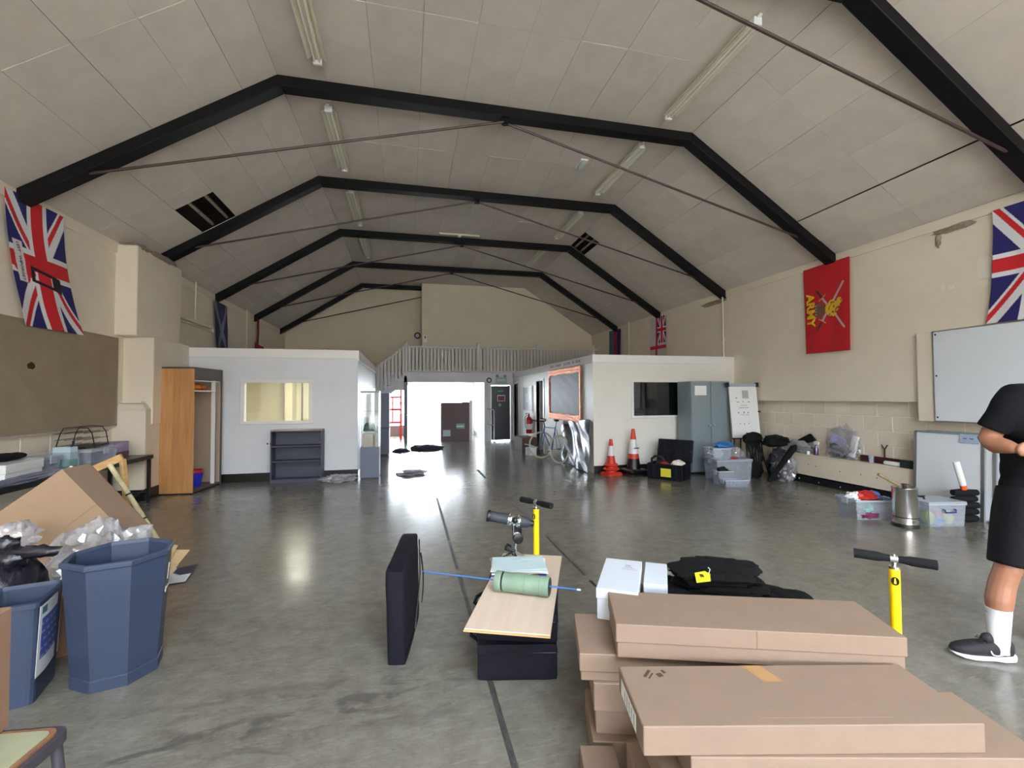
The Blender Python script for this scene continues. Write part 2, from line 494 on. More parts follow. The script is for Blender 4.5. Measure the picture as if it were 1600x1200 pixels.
def zc(x):
    if x < KL: return ZE + (x - XL) * math.tan(slope)
    if x > KR: return ZE + (XR - x) * math.tan(slope)
    return ZK
def put_board(xa, xb, ya, yb, tilt, drop=None):
    xm = (xa + xb) / 2; w = (xb - xa) / math.cos(tilt)
    jit = random.uniform(-.002, .004) if drop is None else drop
    rot = Euler((random.gauss(0, .0016), -tilt + random.gauss(0, .0025), 0))
    link_copy(board(w, yb - ya), 'ceiling_board', ceil, (xm, (ya + yb) / 2, zc(xm) + jit), rot)
for r in range(len(rows) - 1):
    ya, yb = rows[r], rows[r + 1]
    for edges, tilt in ((left_edges, slope), (flat_edges, 0), (right_edges, -slope)):
        for i in range(len(edges) - 1):
            xa, xb = edges[i], edges[i + 1]
            if edges is left_edges and i == 2 and abs(yb - TY[3]) < .01:      # missing board by the chimney breast
                put_board(xa, xb, ya, 7.82, tilt); continue
            if edges is right_edges and i == 0 and abs(yb - TY[4]) < .01:     # missing board over the far lamps
                put_board(xa, xb, ya, 10.46, tilt); continue
            drop = None
            if edges is right_edges and i in (4, 5) and r in (1, 2, 3): drop = -.018 if i == 4 else .012
            put_board(xa, xb, ya, yb, tilt, drop)
MB().box(KL, -.2, Y0, TY[0], ZK, ZK + .012).box(2.9, KR, Y0, TY[0], ZK, ZK + .012).box(-.2, 2.9, Y0, -4.0, ZK, ZK + .012).box(-.2, 2.9, -1.2, TY[0], ZK, ZK + .012).prism([(XL, ZE), (KL, ZK), (KL, ZK + .014), (XL, ZE + .014)], Y0, TY[0]).prism([(XR, ZE), (KR, ZK), (KR, ZK + .014), (XR, ZE + .014)], Y0, TY[0]).build('plain_lining', 'panel', ceil)
for xa, (ya, yb), s in ((-3.30, (7.5, 8.8), 1), (-3.08, (7.5, 8.8), 1), (4.40, (10.2, 11.5), -1), (4.56, (10.2, 11.5), -1)):
    MB().box(-.02, .02, ya, yb, 0, .07, Matrix.Translation((xa, 0, zc(xa) + .05)) @ Matrix.Rotation(-slope * s, 4, 'Y')).build('batten', 'batten', ceil)

w4 = struct(MB().box(-.24, -.2, -4.04, -1.16, ZK, 6.0).box(2.9, 2.94, -4.04, -1.16, ZK, 6.0).box(-.2, 2.9, -4.04, -4.0, ZK, 6.0).box(-.2, 2.9, -1.2, -1.16, ZK, 6.0).build('added_rooflight', 'gloss_white'))  # added rooflight shaft behind the camera, brings top light to the near cartons
MB().box(-.2, 2.9, -4.0, -1.2, 5.96, 5.966).build('pane', 'glass', w4)

# ------------------------------------------------------------------ roof trusses
TD = .135
ta = math.tan(slope / 2) * TD
def truss_member(poly, w=.19): return MB().prism(poly, -.02, w - .02)
zi = ZE - TD / math.cos(slope)
p_collar = truss_member([(KL, ZK - .002), (KR, ZK - .002), (KR - ta, ZK - TD), (KL + ta, ZK - TD)]).build('collar_beam', 'steel', bevel=.008, seg=1)
p_raft_l = truss_member([(XL, ZE - .002), (KL, ZK - .002), (KL + ta, ZK - TD), (XL, zi)]).build('rafter', 'steel', bevel=.008, seg=1)
p_raft_r = truss_member([(XR, ZE - .002), (KR, ZK - .002), (KR - ta, ZK - TD), (XR, zi)]).build('rafter', 'steel', bevel=.008, seg=1)
p_rod_l = MB().cyl((XC, .05, ZK - TD - .045), (-3.60, .05, 4.16), .017, seg=8).build('tie_rod', 'rod', smooth=40)
p_rod_r = MB().cyl((XC, .08, ZK - TD - .045), (6.27, .08, 4.16), .017, seg=8).build('tie_rod', 'rod', smooth=40)
p_bolt = MB().box(-.05, .05, -.012, .012, -.09, .02).cyl((0, -.05, -.05), (0, .05, -.05), .026, seg=8).build('bolt_bracket', 'steel')
p_bolt.location = (XC, .065, ZK - TD)
truss_parts = [p_collar, p_raft_l, p_raft_r, p_rod_l, p_rod_r, p_bolt]
truss_label = ['', 'closest black roof truss, cut off by the upper corner beside a lamp',
               'black roof truss that lands above the red flag', 'second black truss with both knees in view, above the emergency lamp\'s far side',
               'black roof truss above the blue and white saltire flag', 'black roof truss beside the small red flag, fourth complete one back',
               'farthest black roof truss, partly behind the upper block wall']
for i, y in enumerate(TY):
    if i == 0: continue                      # the one overhead is out of view
    t = thing('roof_truss', truss_label[i], 'roof truss', (0, y, 0), group='black steel roof trusses')
    for p in truss_parts:
        c = p if i == 1 else p.copy()
        if i > 1: COL.objects.link(c)
        c.parent = t

# ------------------------------------------------------------------ chimney breast / pier on the left wall
pier = struct(MB().box(XL - .01, -3.985, 7.93, 9.3, 2.50, 3.87).build('wall_pier', 'cream', bevel=.01, seg=1))
MB().box(XL - .01, -3.86, 8.16, 9.34, 1.15, 2.50).build('shaft', 'cream', pier, bevel=.006, seg=1)
MB().box(-4.34, -3.88, 8.0, 8.42, 0, 1.38).taper(-4.34, -3.88, 8.0, 8.42, 1.38, -4.34, -3.95, 8.06, 8.42, 1.47).build('plinth', 'cream', pier, bevel=.006, seg=1)
MB().box(-4.34, -3.872, 7.992, 8.43, 0, .17).build('plinth_skirting', 'skirt', pier)
MB().box(-4.2, -3.93, 7.97, 8.1, 1.485, 1.505).build('ledge', 'gloss_white', pier)
M['dust'] = mat('crumbling_plaster', (150, 138, 122), .95, var=.3, vscale=20, bump=.6, bscale=40)
MB().ball((-4.1, 8.1, 3.87), (.16, .17, .05), 18, 9, seed=3, amp=.4).build('broken_plaster', 'dust', pier)
MB().ball((-4.02, 8.7, 3.885), (.09, .45, .05), 18, 9, seed=5, amp=.3).build('broken_plaster', 'dust', pier)

# ------------------------------------------------------------------ left office (white partition box)
LX0, LX1, LY, LZ = -4.27, -.95, 9.35, 2.31
ol = cut_boxes(MB(), 'y', LX0, LX1, 0, LZ, LY, LY + .08, [(-2.945, -1.83, 1.11, 1.835)])
ol.box(LX1 - .08, LX1, LY + .08, 14.45, 0, LZ).box(LX0, LX1, 14.37, 14.45, 0, LZ).box(LX0, LX1, LY, 14.45, LZ, LZ + .06)
ol = struct(ol.build('wall_office_left', 'white'))
MB().box(LX0 + .2, LX1 + .02, LY - .02, LY, LZ - .01, 2.47).box(LX1, LX1 + .02, LY, 14.45, LZ - .01, 2.47).build('fascia', 'gloss_white', ol, bevel=.004, seg=1)
MB().box(LX1, LX1 + .03, LY - .02, 14.45, LZ - .035, LZ - .01).build('white_trunking', 'gloss_white', ol)
struct(MB().box(LX0 + .3, LX1 + .012, LY - .012, LY, 0, .155).box(LX1, LX1 + .012, LY, 14.45, 0, .12).build('baseboard_left', 'skirt'))
w1 = struct(MB().box(-3.02, -1.76, LY - .03, LY, 1.83, 1.89).box(-3.02, -1.76, LY - .03, LY, 1.055, 1.115).box(-3.02, -2.945, LY - .03, LY, 1.115, 1.83).box(-1.835, -1.76, LY - .03, LY, 1.115, 1.83).build('window_1', 'gloss_white', bevel=.006, seg=1))
MB().box(-2.945, -1.83, LY + .035, LY + .041, 1.11, 1.835).build('pane', 'glass', w1)
M['yellow_wall'] = mat('yellowed_office_wall', (206, 198, 164), .6, var=.05, vscale=2)
struct(MB().box(-4.2, -1.04, 11.9, 11.95, 0, LZ).box(-4.2, -4.15, 9.5, 11.9, 0, LZ).box(-2.78, -2.62, 11.5, 11.9, 0, LZ).build('wall_office_inside', 'yellow_wall'))
struct(MB().box(-2.5, -1.2, 11.87, 11.9, .98, 1.0).box(-2.5, -2.47, 11.87, 11.9, 1.0, 2.2).build('trim_3', 'rod'))
ld = bpy.data.lights.new('office_ceiling_lamp_light', 'AREA'); ld.size = .5; ld.energy = 55; ld.color = (1, .93, .76)
lo = bpy.data.objects.new('office_ceiling_lamp_light', ld); lo.location = (-2.2, 10.4, 2.2); COL.objects.link(lo)

# ------------------------------------------------------------------ right office
RX, RY, RZ = 3.65, 8.6, 2.24
orr = cut_boxes(MB(), 'y', RX, 7.07, 0, RZ, RY, RY + .08, [(4.53, 5.62, 1.14, 1.84)])
cut_boxes(orr, 'x', RY + .08, Y1, 0, RZ, RX, RX + .08, [(12.05, 12.75, 0, 1.99), (14.95, 15.6, 0, 1.98)])
orr.box(RX, 7.07, RY, Y1, RZ, RZ + .06)
M['warmwhite'] = mat('warm_white_partition_paint', (232, 231, 227), .45, var=.03, vscale=2)
orr = struct(orr.build('wall_office_right', 'warmwhite'))
MB().box(RX - .02, XR, RY - .02, RY, RZ - .01, 2.395).box(RX - .02, RX, RY, Y1, RZ - .01, 2.395).build('fascia', 'gloss_white', orr, bevel=.004, seg=1)
struct(MB().box(RX, 7.0, RY - .012, RY, 0, .15).build('baseboard_right', 'skirt'))
w2 = struct(MB().box(4.48, 5.67, RY - .025, RY, 1.835, 1.88).box(4.48, 5.67, RY - .025, RY, 1.095, 1.145).box(4.48, 4.535, RY - .025, RY, 1.145, 1.835).box(5.615, 5.67, RY - .025, RY, 1.145, 1.835).build('window_2', 'gloss_white', bevel=.005, seg=1))
MB().box(4.53, 5.62, RY + .035, RY + .041, 1.14, 1.84).build('pane', 'dark_glass', w2)
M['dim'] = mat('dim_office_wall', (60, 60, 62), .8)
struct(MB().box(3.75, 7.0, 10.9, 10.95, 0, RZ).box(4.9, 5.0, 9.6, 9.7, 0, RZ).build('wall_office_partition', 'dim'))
for nm, (ya, yb) in (('door_1', (12.05, 12.75)), ('door_2', (14.95, 15.6))):
    d = struct(MB().box(RX - .02, RX + .1, ya - .06, ya, 0, 2.05).box(RX - .02, RX + .1, yb, yb + .06, 0, 2.05).box(RX - .02, RX + .1, ya, yb, 1.99, 2.05).build(nm, 'gloss_white', bevel=.004, seg=1))
    if nm == 'door_1': MB().box(RX + .1, RX + .72, yb - .05, yb - .01, .01, 1.98).build('door_leaf', 'gloss_white', d)
    else: MB().box(RX + .05, RX + .09, ya, yb, .01, 1.98).build('door_leaf', 'door', d)

# ------------------------------------------------------------------ mezzanine front wall, entrance lobby behind it
mz = cut_boxes(MB(), 'y', -.12, 6.94, 0, 2.26, Y1, Y1 + .15, [(0.0, 2.62, 0, 2.06), (2.86, 3.55, 0, 1.95)])
cut_boxes(mz, 'y', -4.27, -.12, 0, 2.26, 16.76, 16.9, [(-.70, -.12, 0, 1.82)])
mz.box(-.12, -.04, Y1 + .15, 16.76, 0, 2.26)
mz = struct(mz.build('wall_mezzanine', 'white'))
struct(MB().box(-.15, 6.94, Y1 - .02, YB, 2.26, 2.40).box(-4.27, -.15, 16.75, YB, 2.26, 2.40).build('floor_mezzanine', 'white'))
struct(MB().prism([(.49, 2.40), (6.94, 2.40), (6.94, 3.88), (KR, ZK), (.49, ZK)], 16.42, YB).build('wall_block', 'backwall'))
struct(MB().box(2.70, 2.85, Y1 + .15, 18.9, 0, 2.3).box(-1.4, -1.25, Y1 + .15, 18.9, 0, 2.3).box(2.2, 2.70, 18.75, 18.9, 0, 2.3).box(-1.25, 2.2, 18.75, 18.9, 2.02, 2.3).build('wall_lobby', 'warmwhite'))
struct(MB().box(2.68, 2.70, Y1 + .15, 18.9, 0, .16).build('baseboard_lobby', 'door'))
struct(MB().box(-1.4, 2.85, YB - .05, 18.95, 2.2, 2.35).build('ceiling_lobby', 'white'))
struct(MB().box(-.12, .0, Y1 - .05, Y1 + .16, 0, 2.06).build('door_3', 'door'))
for z in (.95, 1.42):
    MB().cyl((-.03, Y1 - .09, z), (.02, Y1 - .09, z), .03, seg=10).build('door_handle', 'chrome', bpy.data.objects['door_3'])
M['brick_low'] = mat('dull_red_brick_sill', (120, 96, 92), .8, var=.15, vscale=10)
struct(MB().box(-1.25, -.05, 18.75, 18.9, 0, .42).build('wall_lobby_sill', 'brick_low'))
w3 = struct(MB().box(-1.25, -1.19, 18.78, 18.86, .42, 2.2).box(-.11, -.05, 18.78, 18.86, .0, 2.2).box(-1.19, -.11, 18.78, 18.86, 1.30, 1.35).build('window_3', 'gloss_white'))
MB().box(-1.19, -.11, 18.81, 18.815, .42, 2.2).build('pane', 'glass', w3)
# slate door right of the opening
d4 = struct(MB().box(2.80, 2.86, Y1 - .03, Y1, 0, 2.0).box(3.55, 3.61, Y1 - .03, Y1, 0, 2.0).box(2.86, 3.55, Y1 - .03, Y1, 1.95, 2.0).build('door_4', 'gloss_white'))
dl = MB().box(2.87, 3.54, Y1 - .01, Y1 + .035, .03, 1.94).build('door_leaf', 'door', d4)
# ================================================================== fixtures
def fluorescent(label, loc, length, along='y', group='fluorescent lamps under the ceiling'):
    t = thing('fluorescent_lamp', label, 'lamp', loc, 0 if along == 'y' else 90, group)
    h = length / 2
    MB().box(-.045, .045, -h, h, -.055, 0).build('body', 'lamp', t, bevel=.006, seg=1)
    for s in (-1, 1):
        MB().prism([(s * .045, -.03), (s * .10, -.075), (s * .104, -.070), (s * .049, -.02)], -h + .04, h - .04).build('reflector', 'lamp', t)
        MB().cyl((s * .028, -h + .03, -.078), (s * .028, h - .03, -.078), .014, seg=10).build('tube', 'tube', t, smooth=40)
        MB().box(-.05, .05, s * h - .02, s * h + .02, -.10, -.01).build('end_cap', 'gloss_white', t, bevel=.006, seg=1)
    MB().box(-.02, .02, -h - .06, -h, -.03, -.01).build('cable_entry', 'gloss_white', t)
    return t
LAMPS = [(-1.05, 3.9, 5.68, 'twin fluorescent lamp on the chimney side, cut off by the upper frame edge'), (-1.08, 6.62, 8.32, 'twin fluorescent lamp between the first two full trusses, chimney side'),
         (-1.08, 9.18, 10.95, 'twin fluorescent lamp between second and third full trusses, chimney side'), (-1.09, 11.84, 13.45, 'smallest fluorescent lamp of the row on the chimney side'),
         (3.63, 4.05, 5.75, 'largest fluorescent lamp, crossed by a tie rod near the closest truss'), (3.64, 6.52, 8.25, 'fluorescent lamp beside the small emergency bulkhead lamp'),
         (3.65, 9.2, 10.82, 'fluorescent lamp beside the missing ceiling board over the right-hand office'), (3.58, 11.75, 13.33, 'smallest fluorescent lamp of the row above the right-hand office')]
for x, ya, yb, lab in LAMPS: fluorescent(lab, (x, (ya + yb) / 2, ZK - .004), yb - ya)
wlmp = thing('wall_lamp', 'long pale batten lamp on the left wall next to the saltire flag', 'lamp', (XL, 10.45, 3.08))
MB().box(.0, .10, -.80, .80, -.01, .05).build('body', 'lamp', wlmp, bevel=.005, seg=1)
MB().cyl((.06, -.78, -.05), (.06, .78, -.05), .02, seg=10).build('tube', 'lamp', wlmp, smooth=40)
for s in (-1, 1): MB().box(.02, .10, s * .79 - .03, s * .79 + .03, -.08, .05).build('end_cap', 'gloss_white', wlmp, bevel=.008, seg=1)
em = thing('emergency_lamp', 'small white oval emergency lamp on the flat ceiling', 'lamp', (2.94, 7.34, ZK))
MB().box(-.07, .07, -.16, .16, -.03, 0).build('base', 'gloss_white', em, bevel=.02)
M['frost'] = clear_mat('frosted_lens', (226, 234, 232), see=.45, rough=.3, gloss=.1)
MB().ball((0, 0, -.03), (.062, .15, .07), 14, 8).build('lens', 'frost', em, smooth=60)
em2 = thing('ceiling_sensor', 'tiny pale sensor strip on the ceiling behind the second truss', 'sensor', (1.25, 11.25, ZK))
MB().box(-.5, .5, -.03, .03, -.035, 0).build('trunking', 'lamp', em2, bevel=.005, seg=1)
MB().lathe([(.045, 0), (.045, -.03), (.02, -.05), (0, -.052)], 12, Matrix.Translation((0, 0, -.035))).build('sensor_head', 'gloss_white', em2, smooth=40)

def conduit(label, x, y, za, zb, sx):
    t = thing('conduit_pipe', label, 'pipe', (x, y, za), group='pale conduit pipes on the walls')
    MB().cyl((0, 0, 0), (0, 0, zb - za), .016, seg=10).build('pipe', 'lamp', t, smooth=40)
    for k in (.3, .75): MB().box(-.03 if sx < 0 else 0, 0 if sx < 0 else .03, -.03, .03, (zb - za) * k, (zb - za) * k + .02).build('clip', 'lamp', t)
conduit('pale conduit pipe dropping to the batten lamp on the left wall', XL + .05, 10.45, 3.15, 3.92, -1)
conduit('thin pale conduit above the left office, beside the small red flag', XL + .05, 13.49, 2.6, 3.92, -1)
conduit('pale conduit rising from the corner of the right office by the red flag', XR - .05, 8.86, 2.30, 3.92, 1)
conduit('thin pale conduit between the white ensign and the striped flag', XR - .05, 13.32, 2.30, 3.92, 1)

# ------------------------------------------------------------------ balustrade and stairs
bal = thing('balustrade', 'pale grey timber balustrade along the mezzanine edge', 'railing', (0, Y1, 2.40))
M['greywood'] = mat('pale_grey_gloss_wood', (220, 220, 222), .45)
for x in (-.04, 2.42, 4.58, 6.74):
    p = MB().box(x - .045, x + .045, .0, .09, 0, .98).build('post', 'greywood', bal, bevel=.006, seg=1)
    MB().ball((x, .045, 1.02), (.05, .05, .055), 10, 7).build('finial', 'greywood', p, smooth=60)
MB().box(-.04, 6.9, .015, .075, .84, .90).build('handrail', 'greywood', bal, bevel=.01, seg=1)
MB().box(-.04, 6.9, .02, .07, .02, .07).build('bottom_rail', 'greywood', bal)
o0 = None
for i in range(55):
    x = .06 + i * .1225
    if o0 is None: o0 = MB().box(-.037, .037, .035, .055, .07, .84).build('baluster', 'greywood', bal); o0.location.x = x
    else: link_copy(o0, 'baluster', bal, (x, 0, 0))
st = thing('staircase', 'grey timber staircase with slatted side descending behind the left office', 'stairs', (0, Y1, 0))
sl = .82
for k in range(11):
    x = -.28 - k * .255; z = 2.40 - (k + 1) * .2
    MB().box(x - .27, x, .05, .95, z - .035, z).build('tread', 'greywood', st)
MB().prism([(-.02, 2.38), (-.02, 1.78), (-.72, 1.78), (-2.9, .0), (-3.05, .0), (-3.05, .05)], .0, .045).build('stringer', 'white', st)
MB().prism([(-.02, 2.36), (-.02, 2.10), (-2.75, .0), (-3.05, .0), (-3.05, .05)], .92, .96).build('stringer', 'white', st)
MB().prism([(-.05, 3.26), (-.05, 3.32), (-3.0, 1.02), (-3.0, .96)], .0, .06).build('handrail', 'greywood', st)
ob = None
for i in range(24):
    x = -.14 - i * .118; z = 2.36 + x * .785
    if ob is None: ob = MB().box(-.037, .037, .015, .035, -.05, .92).build('baluster', 'greywood', st); ob.location = (x, 0, z + .12)
    else: link_copy(ob, 'baluster', st, (x, 0, z + .12))
MB().box(-3.09, -3.0, -.01, .08, 0, 1.1).build('newel_post', 'greywood', st)

# ------------------------------------------------------------------ entrance: brown board, rail, rack, signs, round things
bd = thing('brown_door_leaf', 'brown panel with two pale notices standing in the bright entrance', 'panel', (1.62, 16.05, 0))
M['brownpanel'] = mat('dark_brown_panel', (112, 96, 98), .6, var=.05)
MB().box(-.50, .50, -.02, .02, .0, 1.36).build('panel', 'brownpanel', bd, bevel=.005, seg=1)
MB().box(.50, .60, -.03, .03, 0, 1.42).build('frame_post', 'gloss_white', bd, bevel=.005, seg=1)
M['tealpaper'] = mat('teal_notice_paper', (120, 190, 178), .6); M['bluepaper'] = mat('pale_blue_notice_paper', (190, 212, 220), .6)
n_ = MB().box(.04, .34, -.025, -.02, .44, .62).build('notice', 'tealpaper', bd); MB().box(.06, .30, -.0265, -.025, .49, .55).build('notice_band', 'paper', n_)
MB().box(-.42, -.16, -.025, -.02, .18, .40).build('notice', 'bluepaper', bd)
rl = thing('hand_rail', 'bare metal two-bar handrail beside the slate grey door', 'railing', (2.90, 15.45, 0))
MB().tube([(0, 0, 0), (0, 0, 1.08), (-.03, .02, 1.11), (-.2, .22, 1.13)], .018).build('upper_bar', 'alu', rl, smooth=50)
MB().tube([(0, 0, .56), (-.2, .22, .62)], .016).build('lower_bar', 'alu', rl, smooth=50)
MB().lathe([(.05, 0), (.05, .01), (.02, .015)], 12).build('foot_plate', 'alu', rl)
rk = thing('red_rack', 'red metal rack glimpsed through the doorway under the stairs', 'rack', (-.66, 17.3, 0))
for x in (-.42, .42): MB().box(x - .04, x + .04, -.03, .03, 0, 1.95).build('upright', 'red', rk)
for z in (.62, 1.10, 1.55): MB().box(-.42, .42, -.025, .025, z - .04, z + .04).build('cross_bar', 'red', rk)
MB().box(.10, .15, -.02, .02, .62, 1.55).build('brace', 'red', rk)
def ring(name, label, cat, c, r, rt, m):
    t = thing(name, label, cat, c)
    pts = [(r * math.cos(2 * math.pi * k / 20), 0, r * math.sin(2 * math.pi * k / 20)) for k in range(20)]
    MB().tube(pts, rt, 8, closed=True).build('rim', m, t, smooth=60)
    MB().cyl((0, .005, 0), (0, rt, 0), r * .95, seg=20).build('face', 'white', t)
ring('wall_clock', 'small round dark-rimmed clock beside the exit box', 'clock', (2.79, Y1 - .02, 2.13), .075, .018, 'black')
ring('bell', 'small round dark-rimmed bell on the upper wall beside the block', 'bell', (.36, YB - .03, 3.88), .10, .025, 'black')
pq = thing('number_plate', 'tiny white plaque with a dark stroke above the balustrade', 'sign', (.60, 16.42, 3.62))
MB().box(-.06, .06, -.008, 0, -.13, .13).build('plate', 'paper', pq)
MB().box(-.012, .022, -.011, -.008, .0, .10).box(-.03, -.008, -.011, -.008, .06, .08).build('stroke', 'black', pq)
ex = thing('exit_sign_box', 'pale grey emergency box with twin lamps above the slate door', 'sign', (3.22, Y1 - .02, 2.13))
M['exitgrey'] = mat('pale_blue_grey_plastic', (168, 176, 186), .4)
MB().box(-.20, .20, -.07, 0, -.10, .10).build('housing', 'exitgrey', ex, bevel=.01)
for s in (-1, 1): MB().ball((s * .14, -.04, .15), .055, 10, 7).build('lamp_head', 'exitgrey', ex, smooth=60)
MB().box(-.15, .13, -.073, -.07, -.03, .04).build('sign_face', 'bluepaper', ex)
sg = thing('door_sign', 'red and white notice on the slate grey door', 'sign', (3.22, Y1 - .012, 1.50))
MB().box(-.14, .14, -.004, 0, -.11, .11).build('plate', 'paper', sg); MB().box(-.12, .12, -.006, -.004, -.09, .08).build('red_field', mat('dull_red_print', (130, 62, 78), .6), sg)
sg2 = thing('door_sign', 'dark green strip notice at the top of the slate door', 'sign', (3.20, Y1 - .012, 1.74))
MB().box(-.14, .14, -.004, 0, -.05, .05).build('plate', mat('dark_green_print', (40, 86, 88), .5), sg2); MB().box(-.10, .10, -.0055, -.004, -.01, .02).build('band', 'tealpaper', sg2)
sg3 = thing('door_sign', 'small pale round sticker low on the slate door', 'sign', (3.17, Y1 - .012, 1.26))
MB().cyl((0, 0, 0), (0, -.004, 0), .05, seg=16).build('disc', 'bluepaper', sg3); MB().box(-.02, .02, -.006, -.004, -.02, .02).build('mark', 'door', sg3)

# ------------------------------------------------------------------ right office side: notice, sign, tinsel-framed board, foil
X = RX
nt_ = thing('side_window', 'dark framed glazed notice case between the office doorways', 'notice case', (X, 13.7, 1.48))
MB().box(-.03, 0, -.56, .56, -.40, .40).build('frame', 'gloss_white', nt_, bevel=.005, seg=1)
MB().box(-.035, -.03, -.5, .5, -.35, .35).build('panel', mat('dark_teal_panel', (38, 52, 62), .3), nt_)
MB().box(-.037, -.035, -.06, .08, -.12, .16).build('paper_slip', 'bluepaper', nt_)
sgn = thing('fascia_sign', 'long pale sign with dark red lettering on the office fascia', 'sign', (X - .021, 10.3, 2.315))
def sign_col(u, v):
    x = u * 46
    blocks = [(2, 8), (10, 19), (22, 32), (34, 37), (38, 44)]
    for a, b_ in blocks:
        if a < x < b_ and .22 < v < .78:
            k = x - a
            if k % 1.6 < 1.15 and not (.42 < v < .58 and int(k) % 3 == 0): return (128, 84, 88)
    return (214, 206, 208)
printed('plate', lambda u, v: (0, 1.15 - 2.3 * u, -.05 + .10 * v), sign_col, 240, 12, 'print', sgn, thick=.003)
tb = thing('blackout_board', 'dark grey sheeted board with a crinkled copper tinsel border', 'board', (X - .006, 10.32, 1.625))
M['sheet'] = mat('dark_grey_sheet', (70, 70, 78), .55, bump=.3, bscale=5, stretch=(1, 3, 3))
M['copper'] = mat('copper_tinsel_foil', (226, 150, 116), .25, metal=.8, bump=1.0, bscale=60)
MB().grid(lambda u, v: (-.02 - .008 * mnoise.noise(Vector((u * 6 + v * 6, v * 4, 2))), 1.06 - 2.12 * u, -.55 + 1.1 * v), 40, 24).build('sheet', 'sheet', tb, smooth=60, fix=False)
MB().box(-.014, 0, -1.1, 1.1, -.58, .58).build('backing', 'sheet', tb)
def tinsel(y0_, y1_, z0_, z1_):
    def fn(u, v):
        a = 2 * math.pi * u
        n = 1 + .5 * mnoise.noise(Vector((v * 26, u * 5, y0_ * 3 + z0_)))
        ln = Vector((0, y1_ - y0_, z1_ - z0_)); d = ln.normalized(); s = d.cross(Vector((1, 0, 0)))
        return Vector((-.03, y0_, z0_)) + ln * v + Vector((1, 0, 0)) * (.02 * math.cos(a)) + s * (.045 * n * math.sin(a))
    return MB().grid(fn, 10, 60, closed_u=True).build('tinsel_strip', 'copper', tb, smooth=30)
tinsel(1.1, -1.1, .56, .56); tinsel(1.1, -1.1, .49, .49); tinsel(1.1, -1.1, -.53, -.53); tinsel(1.1, -1.1, -.60, -.60); tinsel(1.1, 1.1, -.62, .58); tinsel(-1.1, -1.1, -.62, .58)
M['foil'] = mat('crinkled_silver_foil', (150, 150, 154), .24, metal=.95, bump=.10, bscale=6)
def foil_pos(u, v):
    y = 10.25 - 1.67 * u; z = .01 + 1.03 * v * (1 - .04 * math.sin(u * 5))
    k = .10 * mnoise.noise(Vector((u * 3.6 + v * 2.6, v * 1.6 - u * 1.2, .3))) + .012 * abs(mnoise.noise(Vector((u * 7 + v * 6, v * 2, 4))))
    return (X - .05 - .10 * (1 - v) * (.6 + .4 * u) - k, y, z)
fo = printed('foil_sheet', foil_pos, lambda u, v: (180, 180, 184), 70, 46, 'foil', None, .003)
tag(fo, 'crinkled silver foil sheet propped against the office side wall', 'foil sheet')

# ------------------------------------------------------------------ flags
NV, RD, WH = (34, 32, 100), (196, 30, 40), (226, 226, 232)
def union(u, v):
    """u along the long side (5), v along the short side (3)"""
    x, y = (u - .5) * 50, (.5 - v) * 30
    if abs(x) < 3 or abs(y) < 3: return RD
    if abs(x) < 5 or abs(y) < 5: return WH
    n = math.hypot(30, 50)
    for sgn_ in (1, -1):
        s = (y * 50 - sgn_ * x * 30) / n
        if abs(s) < 3:
            up = (x > 0)
            k = s if up else -s
            return RD if 0 < k < 2 else WH
    return NV
def bilinear(TL, TR, BR, BL, wave=.02, seed=0, sway=2.0, nx=1):
    TL, TR, BR, BL = map(Vector, (TL, TR, BR, BL))
    def fn(u, v):
        w = v ** sway
        lt = TL + (BL - TL) * v + Vector((0, (BL.y - TL.y) * (w - v), 0)); rt = TR + (BR - TR) * v + Vector((0, (BR.y - TR.y) * (w - v), 0))
        p = lt + (rt - lt) * u
        p.x += nx * (.012 + wave * v * (.5 + .5 * math.sin(u * 9 + seed + v * 2.2)) + wave * .4 * mnoise.noise(Vector((u * 4, v * 3, seed))))
        return p
    return fn
def left_flag_col(u, v):
    c = union(v, 1 - u)
    # printed poppies, scroll and soldiers' silhouette
    for (a, b_, r) in ((.22, .52, .085), (.20, .62, .07), (.30, .58, .06), (.10, .55, .06)):
        if math.hypot((u - a) * .9, (v - b_) * 1.5) < r: c = (206, 36, 44)
    if .06 + .10 * (v - .36) < u < .21 + .06 * (v - .36) and .36 < v < .66: c = (220, 216, 222)
    if .30 < u < .78 and .52 + (u - .3) * .10 < v < .64 + (u - .3) * .10:
        t = (v - .52 - (u - .3) * .10) / .12
        if t < .22 or t > .80 or u < .35 or u > .62: c = (28, 22, 28)
    return c
fl = thing('union_flag', 'union flag with poppies, scroll and dark silhouette hung above the noticeboard', 'flag', group='flags on the walls')
fpos = bilinear((XL + .03, 5.93, 3.835), (XL + .03, 6.79, 3.835), (XL + .03, 7.19, 2.395), (XL + .03, 6.23, 2.385), .03, 1, 1.9)
printed('cloth', fpos, left_flag_col, 130, 220, 'flag', fl)
ink = mat('dark_flag_ink', (40, 30, 44), .8)
for word, v0 in (('LEST', .41), ('WE', .50), ('FORGET', .585)):
    p = fpos(.135 + .1 * (v0 - .41), v0); q = fpos(.135 + .1 * (v0 - .38), v0 + .03)
    d = (q - p).normalized(); upv = (fpos(.2, v0) - fpos(.1, v0)).normalized(); n = d.cross(upv).normalized()
    m_ = Matrix((d, upv, n)).transposed().to_4x4(); m_.translation = p + Vector((.006, 0, 0))
    text_mesh('lettering', word, .055, ink, fl, m_)
fl = thing('union_flag', 'union flag above the wall whiteboard, cut off by the frame', 'flag', group='flags on the walls')
printed('cloth', bilinear((XR - .03, 4.02, 3.77), (XR - .03, 3.12, 3.77), (XR - .03, 3.2, 2.41), (XR - .03, 4.12, 2.41), .03, 2, 3, nx=-1), lambda u, v: union(v, u), 130, 220, 'flag', fl)
